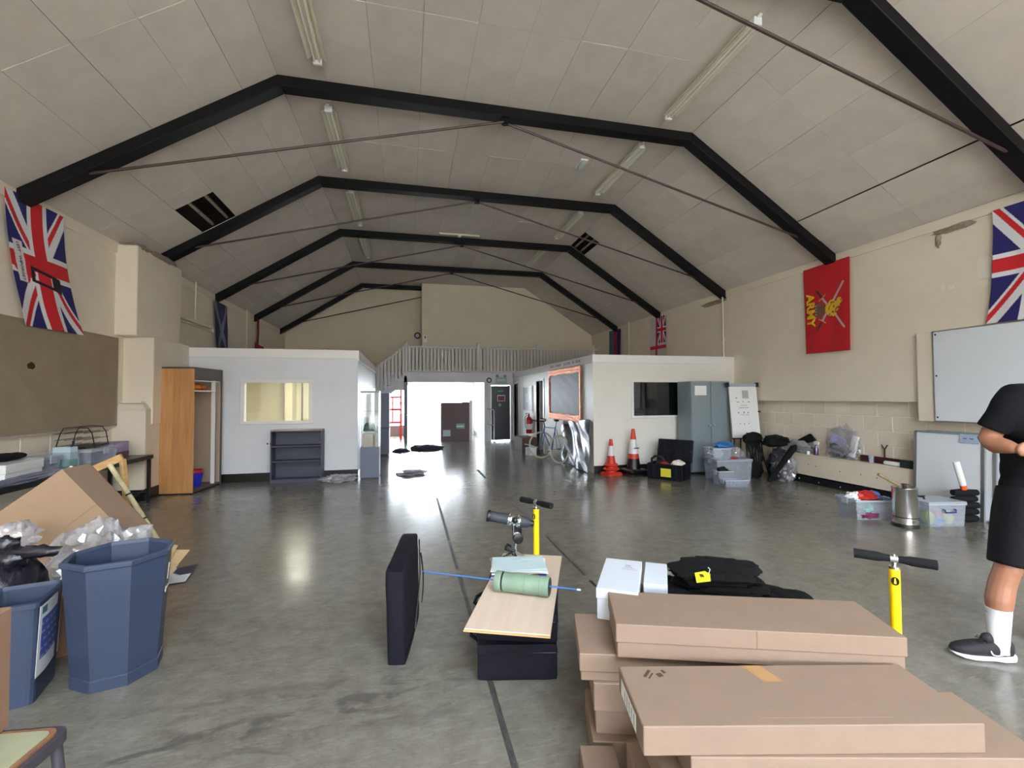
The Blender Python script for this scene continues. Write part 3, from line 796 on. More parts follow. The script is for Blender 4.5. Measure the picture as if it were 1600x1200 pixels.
def seg_d(px, py, ax, ay, bx, by):
    dx, dy = bx - ax, by - ay; t = max(0, min(1, ((px - ax) * dx + (py - ay) * dy) / (dx * dx + dy * dy)))
    return math.hypot(px - ax - t * dx, py - ay - t * dy), t
def army_col(u, v):
    a, b_ = u * .86, v * 1.5
    c = (186, 24, 34)
    for (hx, hy, tx, ty) in ((.30, .29, .88, .74), (.30, .74, .86, .25)):
        ax, ay, bx, by = hx * .86, hy * 1.5, tx * .86, ty * 1.5
        d, t = seg_d(a, b_, ax, ay, bx, by)
        if d < .018: c = (60, 40, 40) if t < .2 else (176, 164, 164)
        gx, gy = ax + (bx - ax) * .2, ay + (by - ay) * .2; L_ = math.hypot(bx - ax, by - ay); nx_, ny_ = -(by - ay) / L_, (bx - ax) / L_
        d2, _ = seg_d(a, b_, gx - nx_ * .07, gy - ny_ * .07, gx + nx_ * .07, gy + ny_ * .07)
        if d2 < .009: c = (196, 150, 90)
    # crown (turned on its side), then the lion above it
    x, y = (u - .37) / .11, (v - .515) / .088
    if x * x + y * y < 1: c = (84, 92, 78) if (int((y + 2) * 4) % 2 or x < -.5) else (150, 60, 52)
    if .255 < u < .295 and .43 < v < .60: c = (150, 146, 130) if int(v * 60) % 2 else (70, 78, 70)
    for (cx, cy, rx, ry) in ((.58, .52, .10, .075), (.70, .50, .09, .055), (.78, .445, .06, .035), (.62, .45, .07, .03), (.64, .585, .08, .022)):
        if ((u - cx) / rx) ** 2 + ((v - cy) / ry) ** 2 < 1: c = (210, 170, 44) if mnoise.noise(Vector((u * 22, v * 26, 2))) > -.22 else (128, 76, 26)
    return c
fl = thing('army_flag', 'red flag reading ARMY with crossed swords, crown and lion', 'flag', group='flags on the walls')
apos = bilinear((XR - .03, 6.72, 3.775), (XR - .03, 5.85, 3.775), (XR - .03, 5.86, 2.27), (XR - .03, 6.69, 2.28), .02, 4, 1.5, nx=-1)
printed('cloth', apos, army_col, 150, 250, 'flag', fl)
gold = mat('yellow_flag_print', (226, 186, 30), .8)
p = apos(.165, .50); d = (apos(.165, .56) - p).normalized(); upv = (apos(.25, .5) - p).normalized(); n = d.cross(upv).normalized()
m_ = Matrix((d, upv, n)).transposed().to_4x4(); m_.translation = p + Vector((-.022, 0, 0))
text_mesh('lettering', 'ARMY', .215, gold, fl, m_, depth=.003, bold=.007)
def saltire(u, v):
    d1, _ = seg_d(u * .8, v * 1.35, 0, 0, .8, 1.35); d2, _ = seg_d(u * .8, v * 1.35, .8, 0, 0, 1.35)
    return (120, 120, 150) if min(d1, d2) < .075 else (34, 32, 74)
fl = thing('saltire_flag', 'dark blue flag with a pale diagonal cross above the left office', 'flag', group='flags on the walls')
printed('cloth', bilinear((XL + .04, 11.38, 3.74), (XL + .04, 12.10, 3.74), (XL + .04, 12.2, 2.45), (XL + .04, 11.5, 2.45), .03, 6, 1.5), saltire, 70, 110, 'flag', fl)
fl = thing('red_flag', 'small crumpled dark red flag hanging low behind the left office edge', 'flag', group='flags on the walls')
printed('cloth', bilinear((XL + .05, 14.1, 3.12), (XL + .05, 14.95, 3.06), (XL + .05, 14.9, 2.5), (XL + .05, 14.1, 2.5), .04, 3, 1), lambda u, v: (150, 34, 38), 20, 20, 'flag', fl)
MB().tube([(XL + .05, 14.42, 3.80), (XL + .05, 14.44, 3.4), (XL + .05, 14.38, 3.1)], .03).build('gathered_cloth', mat('dull_red_cloth', (110, 40, 40), .9), fl, smooth=60)
def ensign(u, v):
    if u > .48 and v < .52: return union(v / .52, (u - .48) / .52)
    if abs(u - .42) < .055 or abs(v - .60) < .035: return (196, 24, 60)
    return (206, 200, 204)
fl = thing('white_ensign', 'white flag with red cross and union canton above the right-hand office', 'flag', group='flags on the walls')
printed('cloth', bilinear((XR - .03, 11.99, 3.80), (XR - .03, 11.17, 3.77), (XR - .03, 11.2, 2.35), (XR - .03, 12.03, 2.35), .02, 2, 1.3, nx=-1), ensign, 90, 150, 'flag', fl)
fl = thing('striped_flag', 'teal, red and navy striped flag at the far end of the right wall', 'flag', group='flags on the walls')
printed('cloth', bilinear((XR - .03, 14.78, 3.82), (XR - .03, 13.9, 3.80), (XR - .03, 13.95, 2.4), (XR - .03, 14.8, 2.4), .02, 5, 1.3, nx=-1), lambda u, v: (76, 100, 110) if u < .42 else ((150, 30, 60) if u < .70 else (30, 34, 84)), 40, 40, 'flag', fl)

# ------------------------------------------------------------------ boards on the walls
nb = thing('noticeboard', 'large brown-grey felt noticeboard under the union flag', 'noticeboard', (XL, 6.2, 1.81))
M['felt'] = mat('brown_grey_felt', (150, 136, 113), .95, var=.12, vscale=3, bump=.2, bscale=150)
MB().box(0, .02, -2.3, 1.77, -.64, .63).build('felt_panel', 'felt', nb)
MB().box(0, .026, -2.3, 1.78, -.665, -.64).box(0, .026, -2.3, 1.78, .63, .65).box(0, .026, 1.76, 1.785, -.665, .65).build('edge_trim', 'batten', nb)
M['stain'] = mat('dark_stain', (44, 34, 28), .9)
MB().ball((.021, .17, .12), (.003, .05, .035), 12, 8, seed=4, amp=.5).build('stain_spot', 'stain', nb)
wb = thing('wall_whiteboard', 'large wall whiteboard on a cream batten behind the person', 'whiteboard', (XR, 3.6, 1.80))
M['wbwhite'] = mat('whiteboard_enamel', (224, 230, 238), .22)
MB().box(-.05, 0, -1.0, 1.30, -.61, .60).build('backing_box', 'cream', wb, bevel=.004, seg=1)
MB().box(-.068, -.05, -.9, 1.09, -.61, .60).build('frame', 'alu', wb)
MB().box(-.072, -.066, -.88, 1.075, -.595, .585).build('writing_surface', 'wbwhite', wb)
for z in (-.55, 0, .55): MB().cyl((-.074, 1.05, z), (-.071, 1.05, z), .012, seg=8).build('screw', 'black', wb)
def patch(name, y, z, sy, sz, m, seed):
    pts = []
    for k in range(16):
        a = 2 * math.pi * k / 16; r = 1 + .45 * mnoise.noise(Vector((math.cos(a) * 1.7, math.sin(a) * 1.7, seed)))
        pts.append((y + sy * r * math.cos(a), z + sz * r * math.sin(a)))
    return MB().prism(pts, XR - .006, XR, 'x').build(name, m, wr)
M['bareplaster'] = mat('bare_white_plaster', (232, 226, 214), .8, var=.05)
patch('bare_patch', 4.13, 3.07, .09, .19, 'bareplaster', 1.2)
patch('bare_patch', 4.60, 2.98, .025, .05, 'bareplaster', 5); patch('bare_patch', 4.50, 2.96, .03, .035, 'bareplaster', 7)
MB().box(XR - .02, XR, 4.0, 4.19, 2.97, 3.0, None).build('paint_flap', 'cream', wr)
MB().ball((XR - .015, 4.42, 3.72), (.03, .22, .035), 16, 8, seed=8, amp=.6).build('crumbled_edge', 'dust', wr)
MB().ball((XR - .01, 4.62, 3.62), (.015, .03, .10), 12, 8, seed=2, amp=.5).build('crumbled_edge', 'dust', wr)
MB().ball((XR - .01, 9.2, 3.70), (.02, .35, .05), 16, 8, seed=12, amp=.6).build('crumbled_edge', 'dust', wr)
# ================================================================== left side of the hall
# wardrobe, open front towards the middle of the hall
wd = thing('wardrobe', 'tall oak-sided wardrobe standing open beside the left office', 'wardrobe', (-3.62, 8.82, 0), -6)
M['wd_edge'] = mat('dark_brown_edging', (84, 76, 74), .5)
M['wd_in'] = mat('beige_laminate', (176, 160, 144), .5)
MB().box(-.30, .29, -.44, -.42, .02, 2.03).build('side_panel', 'oak', wd)
MB().box(-.30, .29, .42, .44, .02, 2.03).build('side_panel', 'wd_in', wd)
MB().box(-.305, .30, -.445, .445, 2.03, 2.055).build('top_panel', 'wd_edge', wd)
MB().box(-.30, .29, -.42, .42, .02, .05).build('bottom_panel', 'wd_edge', wd)
MB().box(-.30, -.285, -.42, .42, .05, 2.03).build('back_panel', 'wd_in', wd)
MB().box(.275, .295, -.42, .44, 1.86, 2.03).box(.285, .30, .41, .445, 0, 2.03).build('front_edging', 'wd_edge', wd)
MB().box(-.285, .27, -.42, .25, 1.66, 1.68).build('shelf', 'gloss_white', wd)
MB().box(.21, .27, .25, .27, .05, 1.86).build('divider', 'gloss_white', wd)
MB().box(-.285, .26, -.42, .42, 1.83, 1.85).build('rail_board', 'gloss_white', wd)
bk = thing('bucket', 'blue plastic bucket with red rim inside the wardrobe', 'bucket', (-3.56, 8.86, .05))
MB().lathe([(.095, 0), (.13, .22), (.135, .25), (.125, .25), (.12, .22), (.088, .01)], 24).build('body', mat('bright_blue_plastic', (38, 44, 190), .35), bk, smooth=40)
MB().lathe([(.132, .225), (.142, .235), (.142, .275), (.128, .275), (.126, .23)], 24).build('rim', 'red', bk, smooth=40)
for i, (dy, c, lab) in enumerate(((-.12, (206, 120, 40), 'orange folded cloth bundle on the wardrobe shelf'), (.02, (176, 92, 36), 'rust brown folded cloth bundle on the wardrobe shelf'))):
    ob_ = MB().ball((0, 0, .05), (.14, .10, .055), 20, 12, seed=i + 2, amp=.25, floor=0).build('folded_cloth', mat('orange_cloth_%d' % i, c, .85, var=.15), None, smooth=60)
    ob_.location = (-3.52, 8.82 + dy * 1.7, 1.68); tag(ob_, lab, 'cloth')

sh = thing('bookshelf', 'low slate grey bookshelf with two shelves by the left office', 'bookshelf', (-1.985, 9.19, 0))
M['slate'] = mat('slate_grey_laminate', (70, 74, 92), .5, var=.05)
M['shelftop'] = mat('worn_grey_laminate_top', (132, 126, 126), .45)
for s in (-1, 1): MB().box(s * .425 - .012, s * .425 + .012, -.15, .135, 0, .935).build('side_panel', 'slate', sh)
MB().box(-.437, .437, -.155, .14, .935, .96).build('top_panel', 'shelftop', sh)
MB().box(-.413, .413, .12, .135, 0, .935).build('back_panel', 'slate', sh)
for z in (.05, .385, .66): MB().box(-.413, .413, -.14, .12, z - .012, z + .012).build('shelf', 'slate', sh)
MB().box(-.413, .413, -.14, -.125, 0, .04).build('plinth', 'slate', sh)
so = thing('wall_socket', 'small white double socket beside the bookshelf', 'socket', (-2.52, LY - .012, .69))
MB().box(-.07, .07, -.02, 0, -.05, .05).build('plate', 'gloss_white', so, bevel=.006, seg=1)
MB().box(-.035, -.01, -.025, -.02, -.01, .02).box(.02, .045, -.025, -.02, -.01, .02).build('switch', 'black', so)

# glass display cabinets beside the office
M['cab'] = mat('slate_blue_cabinet', (104, 114, 136), .45)
M['clearglass'] = clear_mat('display_glass', (246, 250, 250), see=.97, rough=.03, gloss=.06)
dc = thing('display_cabinet', 'glass display cabinet with a green bag, at the left office corner', 'cabinet', (-.71, 9.32, 0), 0, 'display cabinets')
MB().box(-.17, .18, -.2, .2, .02, .60).build('base_cupboard', 'cab', dc, bevel=.004, seg=1)
MB().box(-.16, .17, -.19, .19, 0, .02).build('plinth', 'black', dc)
MB().box(-.17, .18, -.2, .2, 1.64, 1.67).build('top_frame', 'greymetal', dc)
for (a, b_) in ((-.165, -.195), (.175, -.195), (-.165, .195), (.175, .195)): MB().box(a - .008, a + .008, b_ - .008, b_ + .008, .60, 1.64).build('upright', 'alu', dc)
for z in (.88, 1.28): MB().box(-.16, .17, -.19, .19, z - .004, z + .004).build('glass_shelf', 'clearglass', dc)
MB().box(-.16, .17, -.198, -.194, .60, 1.64).build('glass_pane', 'clearglass', dc); MB().box(.176, .18, -.19, .19, .60, 1.64).build('glass_pane', 'clearglass', dc)
g1 = MB().taper(-.12, .14, -.13, .13, 0, -.08, .10, -.09, .09, .17).build('green_bag', mat('dark_green_nylon', (26, 92, 84), .6, var=.15), None, bevel=.03); g1.location = (-.72, 9.30, .885); tag(g1, 'dark green padded bag on a glass shelf in the display cabinet', 'bag')
g2 = MB().box(-.12, .14, -.14, .14, 0, .25).build('brown_carton', 'card_dark', None, bevel=.004, seg=1); g2.location = (-.72, 9.30, .60); tag(g2, 'reddish brown carton on the display cabinet base', 'box')
dc2 = thing('display_cabinet', 'slim grey-blue cabinet further along the left office side', 'cabinet', (-.66, 12.9, 0), 0, 'display cabinets')
MB().box(-.2, .18, -.3, .3, .04, .72).build('base_cupboard', 'cab', dc2); MB().box(-.2, .18, -.3, .3, .74, 1.66).build('door', 'cab', dc2, bevel=.004, seg=1)
MB().box(-.18, .16, -.28, .28, 0, .04).build('plinth', 'black', dc2); MB().box(.18, .19, -.3, .3, .70, 1.66).build('glass_pane', 'clearglass', dc2)

# loose things on the floor by the entrance
M['clearbag'] = clear_mat('clear_polythene', (230, 232, 240), see=.6, rough=.16, gloss=.18)
M['greycard'] = mat('grey_packaging_card', (150, 152, 158), .6)
pb = MB().ball((0, 0, .04), (.30, .17, .075), 34, 16, seed=2, amp=.45, freq=2.4, floor=.001).build('polythene_bag', 'clearbag', None, smooth=25)
pb.location = (-1.22, 9.02, 0); pb.rotation_euler = (0, 0, R(24)); tag(pb, 'crumpled clear polythene bag on the floor by the bookshelf', 'plastic bag')
for i, (dx, dy, w, l, rz, z) in enumerate(((-.05, 0, .52, .34, 8, 0), (.06, .06, .46, .3, -14, .026), (.0, .03, .40, .26, 20, .052))):
    o = MB().grid(lambda u, v: ((u - .5) * w, (v - .5) * l, .012 + .03 * abs(mnoise.noise(Vector((u * 2 + i * 3, v * 2, i))))), 10, 8).build('flattened_card', 'greycard', None)
    o.modifiers.new('thickness', 'SOLIDIFY').thickness = .012
    o.location = (.10 + dx, 9.45 + dy, z); o.rotation_euler = (0, 0, R(rz))
    tag(o, ['bottom sheet of flattened grey packaging on the floor before the entrance', 'middle sheet of flattened grey packaging on the floor before the entrance', 'top sheet of flattened grey packaging on the floor before the entrance'][i], 'packaging', 'flattened packaging before the entrance')
M['dkcloth'] = mat('dark_blue_grey_cloth', (58, 62, 76), .85)
o = MB().ball((0, 0, .03), (.44, .26, .11), 30, 14, seed=9, amp=.35, freq=2.2, floor=.001).build('dropped_jacket', 'dkcloth', None, smooth=40); o.location = (.55, 13.75, 0); tag(o, 'dark crumpled jacket on the floor in front of the entrance', 'jacket')
o = MB().ball((0, 0, .02), (.24, .2, .06), 24, 12, seed=6, amp=.35, freq=2.2, floor=.001).build('dropped_cloth', 'dkcloth', None, smooth=40); o.location = (-.18, 13.45, 0); tag(o, 'small dark cloth on the floor left of the dropped jacket', 'cloth')

# ------------------------------------------------------------------ long table under the noticeboard
tbl = thing('trestle_table', 'long dark trestle table under the noticeboard', 'table', (-4.03, 6.2, 0))
M['tabletop'] = mat('dark_grey_laminate', (84, 84, 90), .4, var=.05)
MB().box(-.27, .28, -1.7, 1.74, .675, .70).build('table_top', 'tabletop', tbl)
MB().box(.265, .285, -1.7, 1.745, .645, .702).box(-.27, .285, 1.735, 1.755, .645, .702).build('edge_strip', 'black', tbl)
for y in (-1.6, 1.70):
    for x in (-.24, .255): MB().box(x - .02, x + .02, y - .02, y + .02, 0, .675).build('leg', 'black', tbl)
    MB().box(-.24, .255, y - .015, y + .015, .12, .15).build('stretcher', 'black', tbl)
MB().cyl((.2, 1.2, .1), (.25, 1.7, .22), .008, seg=6).build('cable', 'black', tbl)
o = MB().lathe([(.12, 0), (.13, .12), (.11, .13)], 18).build('floor_pot', 'black', None, smooth=40); o.location = (-3.95, 7.55, 0); tag(o, 'squat black tub on the floor under the table end', 'tub')
bluewrap = clear_mat('blue_grey_polythene', (120, 126, 160), see=.25, rough=.2, gloss=.2)
o = MB().ball((0, 0, .03), (.05, .72, .04), 30, 16, seed=4, amp=.35, floor=.001).build('polythene_sheet', bluewrap, None, smooth=30); o.location = (-3.80, 5.75, .702); tag(o, 'bluish polythene sheet spread along the table edge', 'plastic sheet')
M['clearbox'] = clear_mat('clear_storage_plastic', (236, 241, 249), see=.76, rough=.12, gloss=.06)
M['clearlid'] = clear_mat('milky_lid_plastic', (230, 236, 244), see=.5, rough=.2, gloss=.08)
def tub(name, label, loc, w, d, h, rz=0, lid=True, m='clearbox', cat='storage box', group=None, clips=True, taper_=.93):
    t = thing(name, label, cat, loc, rz, group)
    k = taper_
    a, c = w / 2, d / 2
    outer = [(-a * k, -c * k), (a * k, -c * k), (a * k, c * k), (-a * k, c * k)]
    b = MB(); th = .004
    b.box(-a * k, a * k, -c * k, c * k, .0, .004)
    for (p, q) in (((-1, -1), (1, -1)), ((1, -1), (1, 1)), ((1, 1), (-1, 1)), ((-1, 1), (-1, -1))):
        v = [(p[0] * a * k, p[1] * c * k, 0), (q[0] * a * k, q[1] * c * k, 0), (q[0] * a, q[1] * c, h), (p[0] * a, p[1] * c, h)]
        n = Vector((-(p[0] + q[0]) / 2, -(p[1] + q[1]) / 2, 0)).normalized() * th
        b.add(v + [tuple(Vector(x) + n) for x in v], [(0, 1, 2, 3), (7, 6, 5, 4), (0, 4, 5, 1), (1, 5, 6, 2), (2, 6, 7, 3), (3, 7, 4, 0)])
    b.build('body', m, t)
    MB().box(-a - .008, a + .008, -c - .008, -c, h - .022, h).box(-a - .008, a + .008, c, c + .008, h - .022, h).box(-a - .008, -a, -c, c, h - .022, h).box(a, a + .008, -c, c, h - .022, h).build('rim', 'clearlid', t)
    if lid: MB().box(-a - .01, a + .01, -c - .01, c + .01, h + .001, h + .018).build('lid', 'clearlid', t, bevel=.006, seg=1)
    if clips:
        for s in (-1, 1): MB().box(s * (a + .008), s * (a + .022), -.05, .05, h - .07, h + .01).build('clip', 'clearlid', t, bevel=.004, seg=1)
    return t
def lump(name, label, loc, rad, m, cat, seed=1, amp=.3, freq=3.0, rz=0, nu=22, nv=12):
    o = MB().ball((0, 0, rad[2] * .9), rad, nu, nv, seed=seed, amp=amp, freq=freq, floor=0).build(name, m, None, smooth=40)
    o.location = loc; o.rotation_euler = (0, 0, R(rz)); return tag(o, label, cat)
TZ = .704
wbx = thing('white_box', 'white lidded archive box at the frame edge on the table', 'box', (-4.02, 5.70, TZ), 4)
MB().box(-.18, .18, -.26, .26, 0, .11).build('body', 'paper', wbx); MB().box(-.19, .19, -.27, .27, .11, .20).build('lid', 'gloss_white', wbx, bevel=.004, seg=1)
tub('storage_tub', 'small empty clear tub beside the white archive box', (-4.02, 6.16, TZ), .26, .26, .19)
po = thing('document_pouch', 'clear pouch with white papers and a teal folder, standing upright', 'pouch', (-3.93, 6.42, TZ), -8)
MB().box(-.09, .10, -.05, .05, .12, .28).build('papers', 'bluepaper', po); MB().box(-.095, .10, -.055, .055, 0, .14).build('folder', mat('teal_folder', (40, 150, 140), .5), po)
MB().box(-.105, .11, -.065, .065, 0, .22).build('sleeve', 'clearbox', po); MB().tube([(.05, 0, .26), (.09, 0, .30), (.10, 0, .345), (.08, 0, .34)], .008).build('strap', mat('navy_strap', (36, 44, 84), .7), po)
bxl = tub('storage_tub', 'clear lidded storage box with blue contents on the table', (-3.98, 6.86, TZ), .42, .52, .21)
lump('blue_bundle', 'dark blue bundle inside the clear lidded box', (-3.93, 6.76, TZ + .006), (.12, .12, .06), mat('blue_bundle_cloth', (44, 62, 130), .7), 'bundle', 3)
pbx = thing('lilac_box', 'lilac and dark red carton behind the clear lidded box', 'box', (-4.08, 7.46, TZ), 3)
MB().box(-.17, .17, -.2, .2, 0, .10).build('lower_carton', mat('maroon_carton', (96, 62, 84), .6), pbx); MB().box(-.17, .17, -.2, .2, .10, .235).build('upper_carton', mat('lilac_carton', (160, 152, 186), .6), pbx)
MB().box(-.10, .18, -.205, -.2, .12, .18).build('label', 'bluepaper', pbx)
blk = lump('black_bag', 'flat black bag lying on the white archive box', (-4.10, 5.80, TZ + .202), (.10, .28, .04), 'navy', 'bag', 4, .2)
wt = thing('wire_tray', 'black wire document tray standing on the clear lidded box', 'tray', (-4.04, 6.92, TZ + .23), 6)
for s in (-1, 1):
    y = s * .17
    MB().tube([(-.15, y - .10, 0), (-.14, y - .03, .18), (-.12, y, .25), (.0, y + .02, .26), (.12, y, .25), (.14, y + .05, .18), (.15, y + .10, 0)], .006, 6).build('side_hoop', 'black', wt)
for z in (.03, .11, .19):
    for x in (-.14, -.05, .05, .14): MB().cyl((x, -.30, z), (x, .28, z), .004, seg=6).build('wire', 'black', wt)
MB().box(-.14, .14, -.26, .26, .0, .02).build('base_sheet', 'black', wt)

# ------------------------------------------------------------------ leaning carton, pine frame, pole
M['card_light'] = mat('light_brown_cardboard', (154, 128, 104), .75, var=.05, vscale=9)
M['card_pink'] = mat('pinkish_cardboard', (150, 124, 106), .75, var=.05, vscale=9)
cb = thing('leaning_carton', 'big brown carton tipped on its corner against the table', 'carton', (-2.6, 4.1, 0))
A, B_, C_, D_ = (-.53, .55), (.075, 1.023), (.509, .492), (-.09, .012)
MB().prism([A, B_, C_, D_], 0, .012).build('front_panel', 'card_light', cb)
MB().prism([B_, C_, (C_[0] - .012, C_[1] - .012), (B_[0] - .012, B_[1] - .012)], .012, .30).build('top_panel', 'card_pink', cb)
MB().prism([A, B_, (B_[0] + .01, B_[1] - .014), (A[0] + .01, A[1] - .014)], .03, .30).build('side_panel', 'card_dark', cb)
MB().prism([C_, D_, (D_[0] - .008, D_[1] + .012), (C_[0] - .012, C_[1] + .012)], .012, .30).build('side_panel', 'card', cb)
MB().prism([A, B_, C_, D_], .30, .31).build('back_panel', 'card_dark', cb)
MB().prism([(.06, 1.0), (.17, .87), (.14, .84), (.03, .97)], .05, .30).build('inner_flap', 'card_dark', cb)
MB().bar((.12, -.001, .60), (.30, -.001, .75), .003, .002).build('crease', 'card_dark', cb)
pf = thing('pine_frame', 'pale pine frame leaning behind the tipped carton', 'wooden frame', (-2.85, 5.15, 0))
def planks(par, name, p0, p1, w, h, m='pine'): return MB().bar(p0, p1, w, h).build(name, m, par, bevel=.006, seg=1)
planks(pf, 'rail', (-.10, 0, .86), (.14, .05, .98), .05, .07); planks(pf, 'upright', (-.10, 0, .88), (.12, -.05, .0), .06, .045); planks(pf, 'upright', (.14, .05, .96), (.26, .0, .02), .05, .04); planks(pf, 'cross_rail', (.02, -.02, .45), (.20, .02, .50), .045, .04)
pl = thing('painted_pole', 'pale green worn pole leaning through the pine frame', 'pole', (-2.17, 4.95, 0))
M['palegreen'] = mat('worn_pale_green_paint', (200, 190, 152), .6, var=.3, vscale=18)
MB().cyl((-.56, .09, .93), (0, 0, .012), .022, seg=12).build('shaft', 'palegreen', pl, smooth=40)
for k in (.3, .55): MB().cyl(Vector((-.56, .09, .93)).lerp(Vector((0, 0, .012)), k), Vector((-.56, .09, .93)).lerp(Vector((0, 0, .012)), k + .015), .0225, seg=12).build('scuff_ring', 'black', pl)

# ------------------------------------------------------------------ bins and rubbish
M['bin'] = mat('speckled_blue_grey_plastic', (52, 63, 88), .5, var=.10, vscale=160)
M['bindark'] = mat('dark_grey_bin_panel', (54, 58, 72), .5, var=.10, vscale=160)
b1 = thing('recycling_bin', 'large blue-grey faceted bin with white marks, nearest the floor\'s middle', 'bin', (-1.60, 3.07, 0))
def octa(r, z, ry=None, off=-97): return [(r * math.cos(R(off + 45 * k)), (ry or r) * math.sin(R(off + 45 * k)), z) for k in range(8)]
MB().loft([octa(.205, .0), octa(.208, .06), octa(.202, .065), octa(.245, .66), octa(.235, .66), octa(.20, .03)], caps=True).build('body', 'bin', b1)
MB().loft([octa(.243, .645), octa(.256, .65), octa(.256, .675), octa(.240, .682), octa(.232, .66)], caps=False).build('rim', 'bin', b1, bevel=.003, seg=1)
def facet_frame(k, t, r0=.204, r1=.245, h=.66):
    """frame on facet k of the bin at height fraction t"""
    r = r0 + (r1 - r0) * t + .002
    a, b_ = Vector(octa(r, t * h)[k]), Vector(octa(r, t * h)[(k + 1) % 8])
    c = (a + b_) / 2; x = (b_ - a).normalized(); up_ = Vector((0, 0, 1)); n = x.cross(up_); up_ = (Vector((c.x, c.y, 0)).normalized() * (r1 - r0) * .92 + Vector((0, 0, h))).normalized(); n = x.cross(up_)
    m_ = Matrix((x, up_, n)).transposed().to_4x4(); m_.translation = c; return m_
for k in (1, 2):
    p4 = [octa(.2085, .07)[k], octa(.2085, .07)[(k + 1) % 8], octa(.2445, .62)[(k + 1) % 8], octa(.2445, .62)[k]]
fm = facet_frame(2, .80)
MB().box(-.012, .012, -.045, .02, .001, .003, fm @ Matrix.Rotation(R(-14), 4, 'Z')).box(-.018, .018, .02, .045, .001, .003, fm @ Matrix.Rotation(R(-14), 4, 'Z')).build('bottle_mark', 'paper', b1)
fm = facet_frame(2, .66)
MB().lathe([(.012, .001), (.016, .003), (.019, .001)], 16, fm @ Matrix.Translation((-.045, 0, 0))).build('ring_mark', 'paper', b1)
MB().box(-.015, .045, -.006, .006, .001, .003, fm).build('word_mark', 'paper', b1)
b2 = thing('waste_bin', 'smaller blue-grey square bin with a blue printed sheet taped on', 'bin', (-2.0, 2.95, 0), 15)
def rect(a, c, z, r=.03):
    pts = []
    for (sx, sy, a0) in ((1, 1, 0), (-1, 1, 90), (-1, -1, 180), (1, -1, 270)):
        for k in range(4):
            an = R(a0 + 30 * k); pts.append((sx * (a - r) + r * math.cos(an), sy * (c - r) + r * math.sin(an), z))
    return pts
MB().loft([rect(.115, .145, 0), rect(.135, .17, .50), rect(.128, .163, .50), rect(.108, .138, .02)]).build('body', 'bin', b2)
MB().loft([rect(.134, .169, .488), rect(.144, .179, .492), rect(.144, .179, .515), rect(.132, .167, .52), rect(.128, .163, .50)], caps=False).build('rim', 'bin', b2)
def poster_col(u, v):
    if .10 < u < .9 and .22 < v < .80:
        return (70, 84, 160) if (int(v * 34) % 4 or (u * 17 + v * 9) % 3 < 1.2) else (150, 160, 206)
    if .08 < u < .24 and .86 < v < .96: return (60, 110, 110)
    return (224, 228, 238)
def post_pos(u, v):
    z = .13 + .36 * v; x = .115 + .02 * z / .5 + .004 + .006 * math.sin(u * 5)
    return (x, -.155 + .30 * u, z)
printed('taped_sheet', post_pos, poster_col, 60, 70, 'print', b2, .001)
rub = mat('black_bin_liner', (26, 24, 36), .28, bump=.4, bscale=14)
bb = thing('bin_bag', 'black tied bin bag behind the smaller bin', 'bin bag', (-2.28, 3.27, 0))
MB().ball((0, 0, .28), (.19, .20, .33), 30, 18, seed=5, amp=.20, freq=2.6, floor=0).build('sack', rub, bb, smooth=85)
MB().ball((.05, -.02, .62), (.075, .07, .07), 18, 10, seed=2, amp=.5).build('knot', rub, bb, smooth=85)
MB().ball((.15, -.04, .66), (.13, .03, .035), 18, 10, seed=7, amp=.5).build('tied_ear', rub, bb, smooth=85); MB().ball((-.04, .03, .69), (.08, .04, .05), 18, 10, seed=8, amp=.5).build('tied_ear', rub, bb, smooth=85)
M['wrap'] = clear_mat('crumpled_clear_wrap', (240, 240, 246), see=.74, rough=.14, gloss=.16)
cl = thing('clear_rubbish_bag', 'clear rubbish sack of crumpled paper behind the large bin', 'bin bag', (-2.12, 3.86, 0))
MB().ball((0, 0, .30), (.34, .24, .34), 40, 22, seed=11, amp=.28, freq=3, floor=0).build('sack', 'wrap', cl, smooth=25)
for i, (x, y, z, r) in enumerate(((-.1, -.05, .40, .14), (.08, -.08, .44, .13), (.16, .0, .30, .12), (-.05, .05, .2, .16), (-.18, .0, .3, .11))):
    MB().ball((x, y, z), (r, r * .7, r * .6), 16, 10, seed=i + 20, amp=.5, freq=2).build('crumpled_paper', 'paper' if i % 2 else 'greycard', cl, smooth=20)
lump('clear_wrap', 'crinkled clear wrap tuft above the black bin bag', (-2.55, 3.75, .55), (.10, .08, .09), 'wrap', 'plastic wrap', 31, .5)
lump('white_wrap', 'white crumpled wrapper between the two bins', (-1.98, 3.42, .36), (.11, .09, .10), 'paper', 'wrapper', 13, .45)
o = MB().box(-.16, .14, -.12, .12, 0, .36).build('low_carton', 'card_dark', None, bevel=.004, seg=1); o.location = (-1.93, 3.46, 0); o.rotation_euler = (0, 0, R(15)); tag(o, 'small brown carton on the floor between the two bins', 'carton')
tc_ = thing('torn_card', 'torn pale cardboard strips poking out beside the large bin', 'cardboard', (-1.90, 4.05, 0))
for i, (p0, p1, p2) in enumerate((((-.03, 0, .02), (.04, 0, .44), (.18, -.03, .42)), ((-.02, .02, .02), (.05, .02, .38), (.25, 0, .37)), ((0, .01, .02), (.04, 0, .30), (.18, -.02, .27)))):
    a, b_, c = map(Vector, (p0, p1, p2)); n = (b_ - a).cross(c - a).normalized() * .006
    MB().add([a, b_, c, a + n, b_ + n, c + n], [(0, 1, 2), (5, 4, 3), (0, 3, 4, 1), (1, 4, 5, 2), (2, 5, 3, 0)]).build('torn_strip', mat('pale_card_%d' % i, (206, 178, 140), .8), tc_)
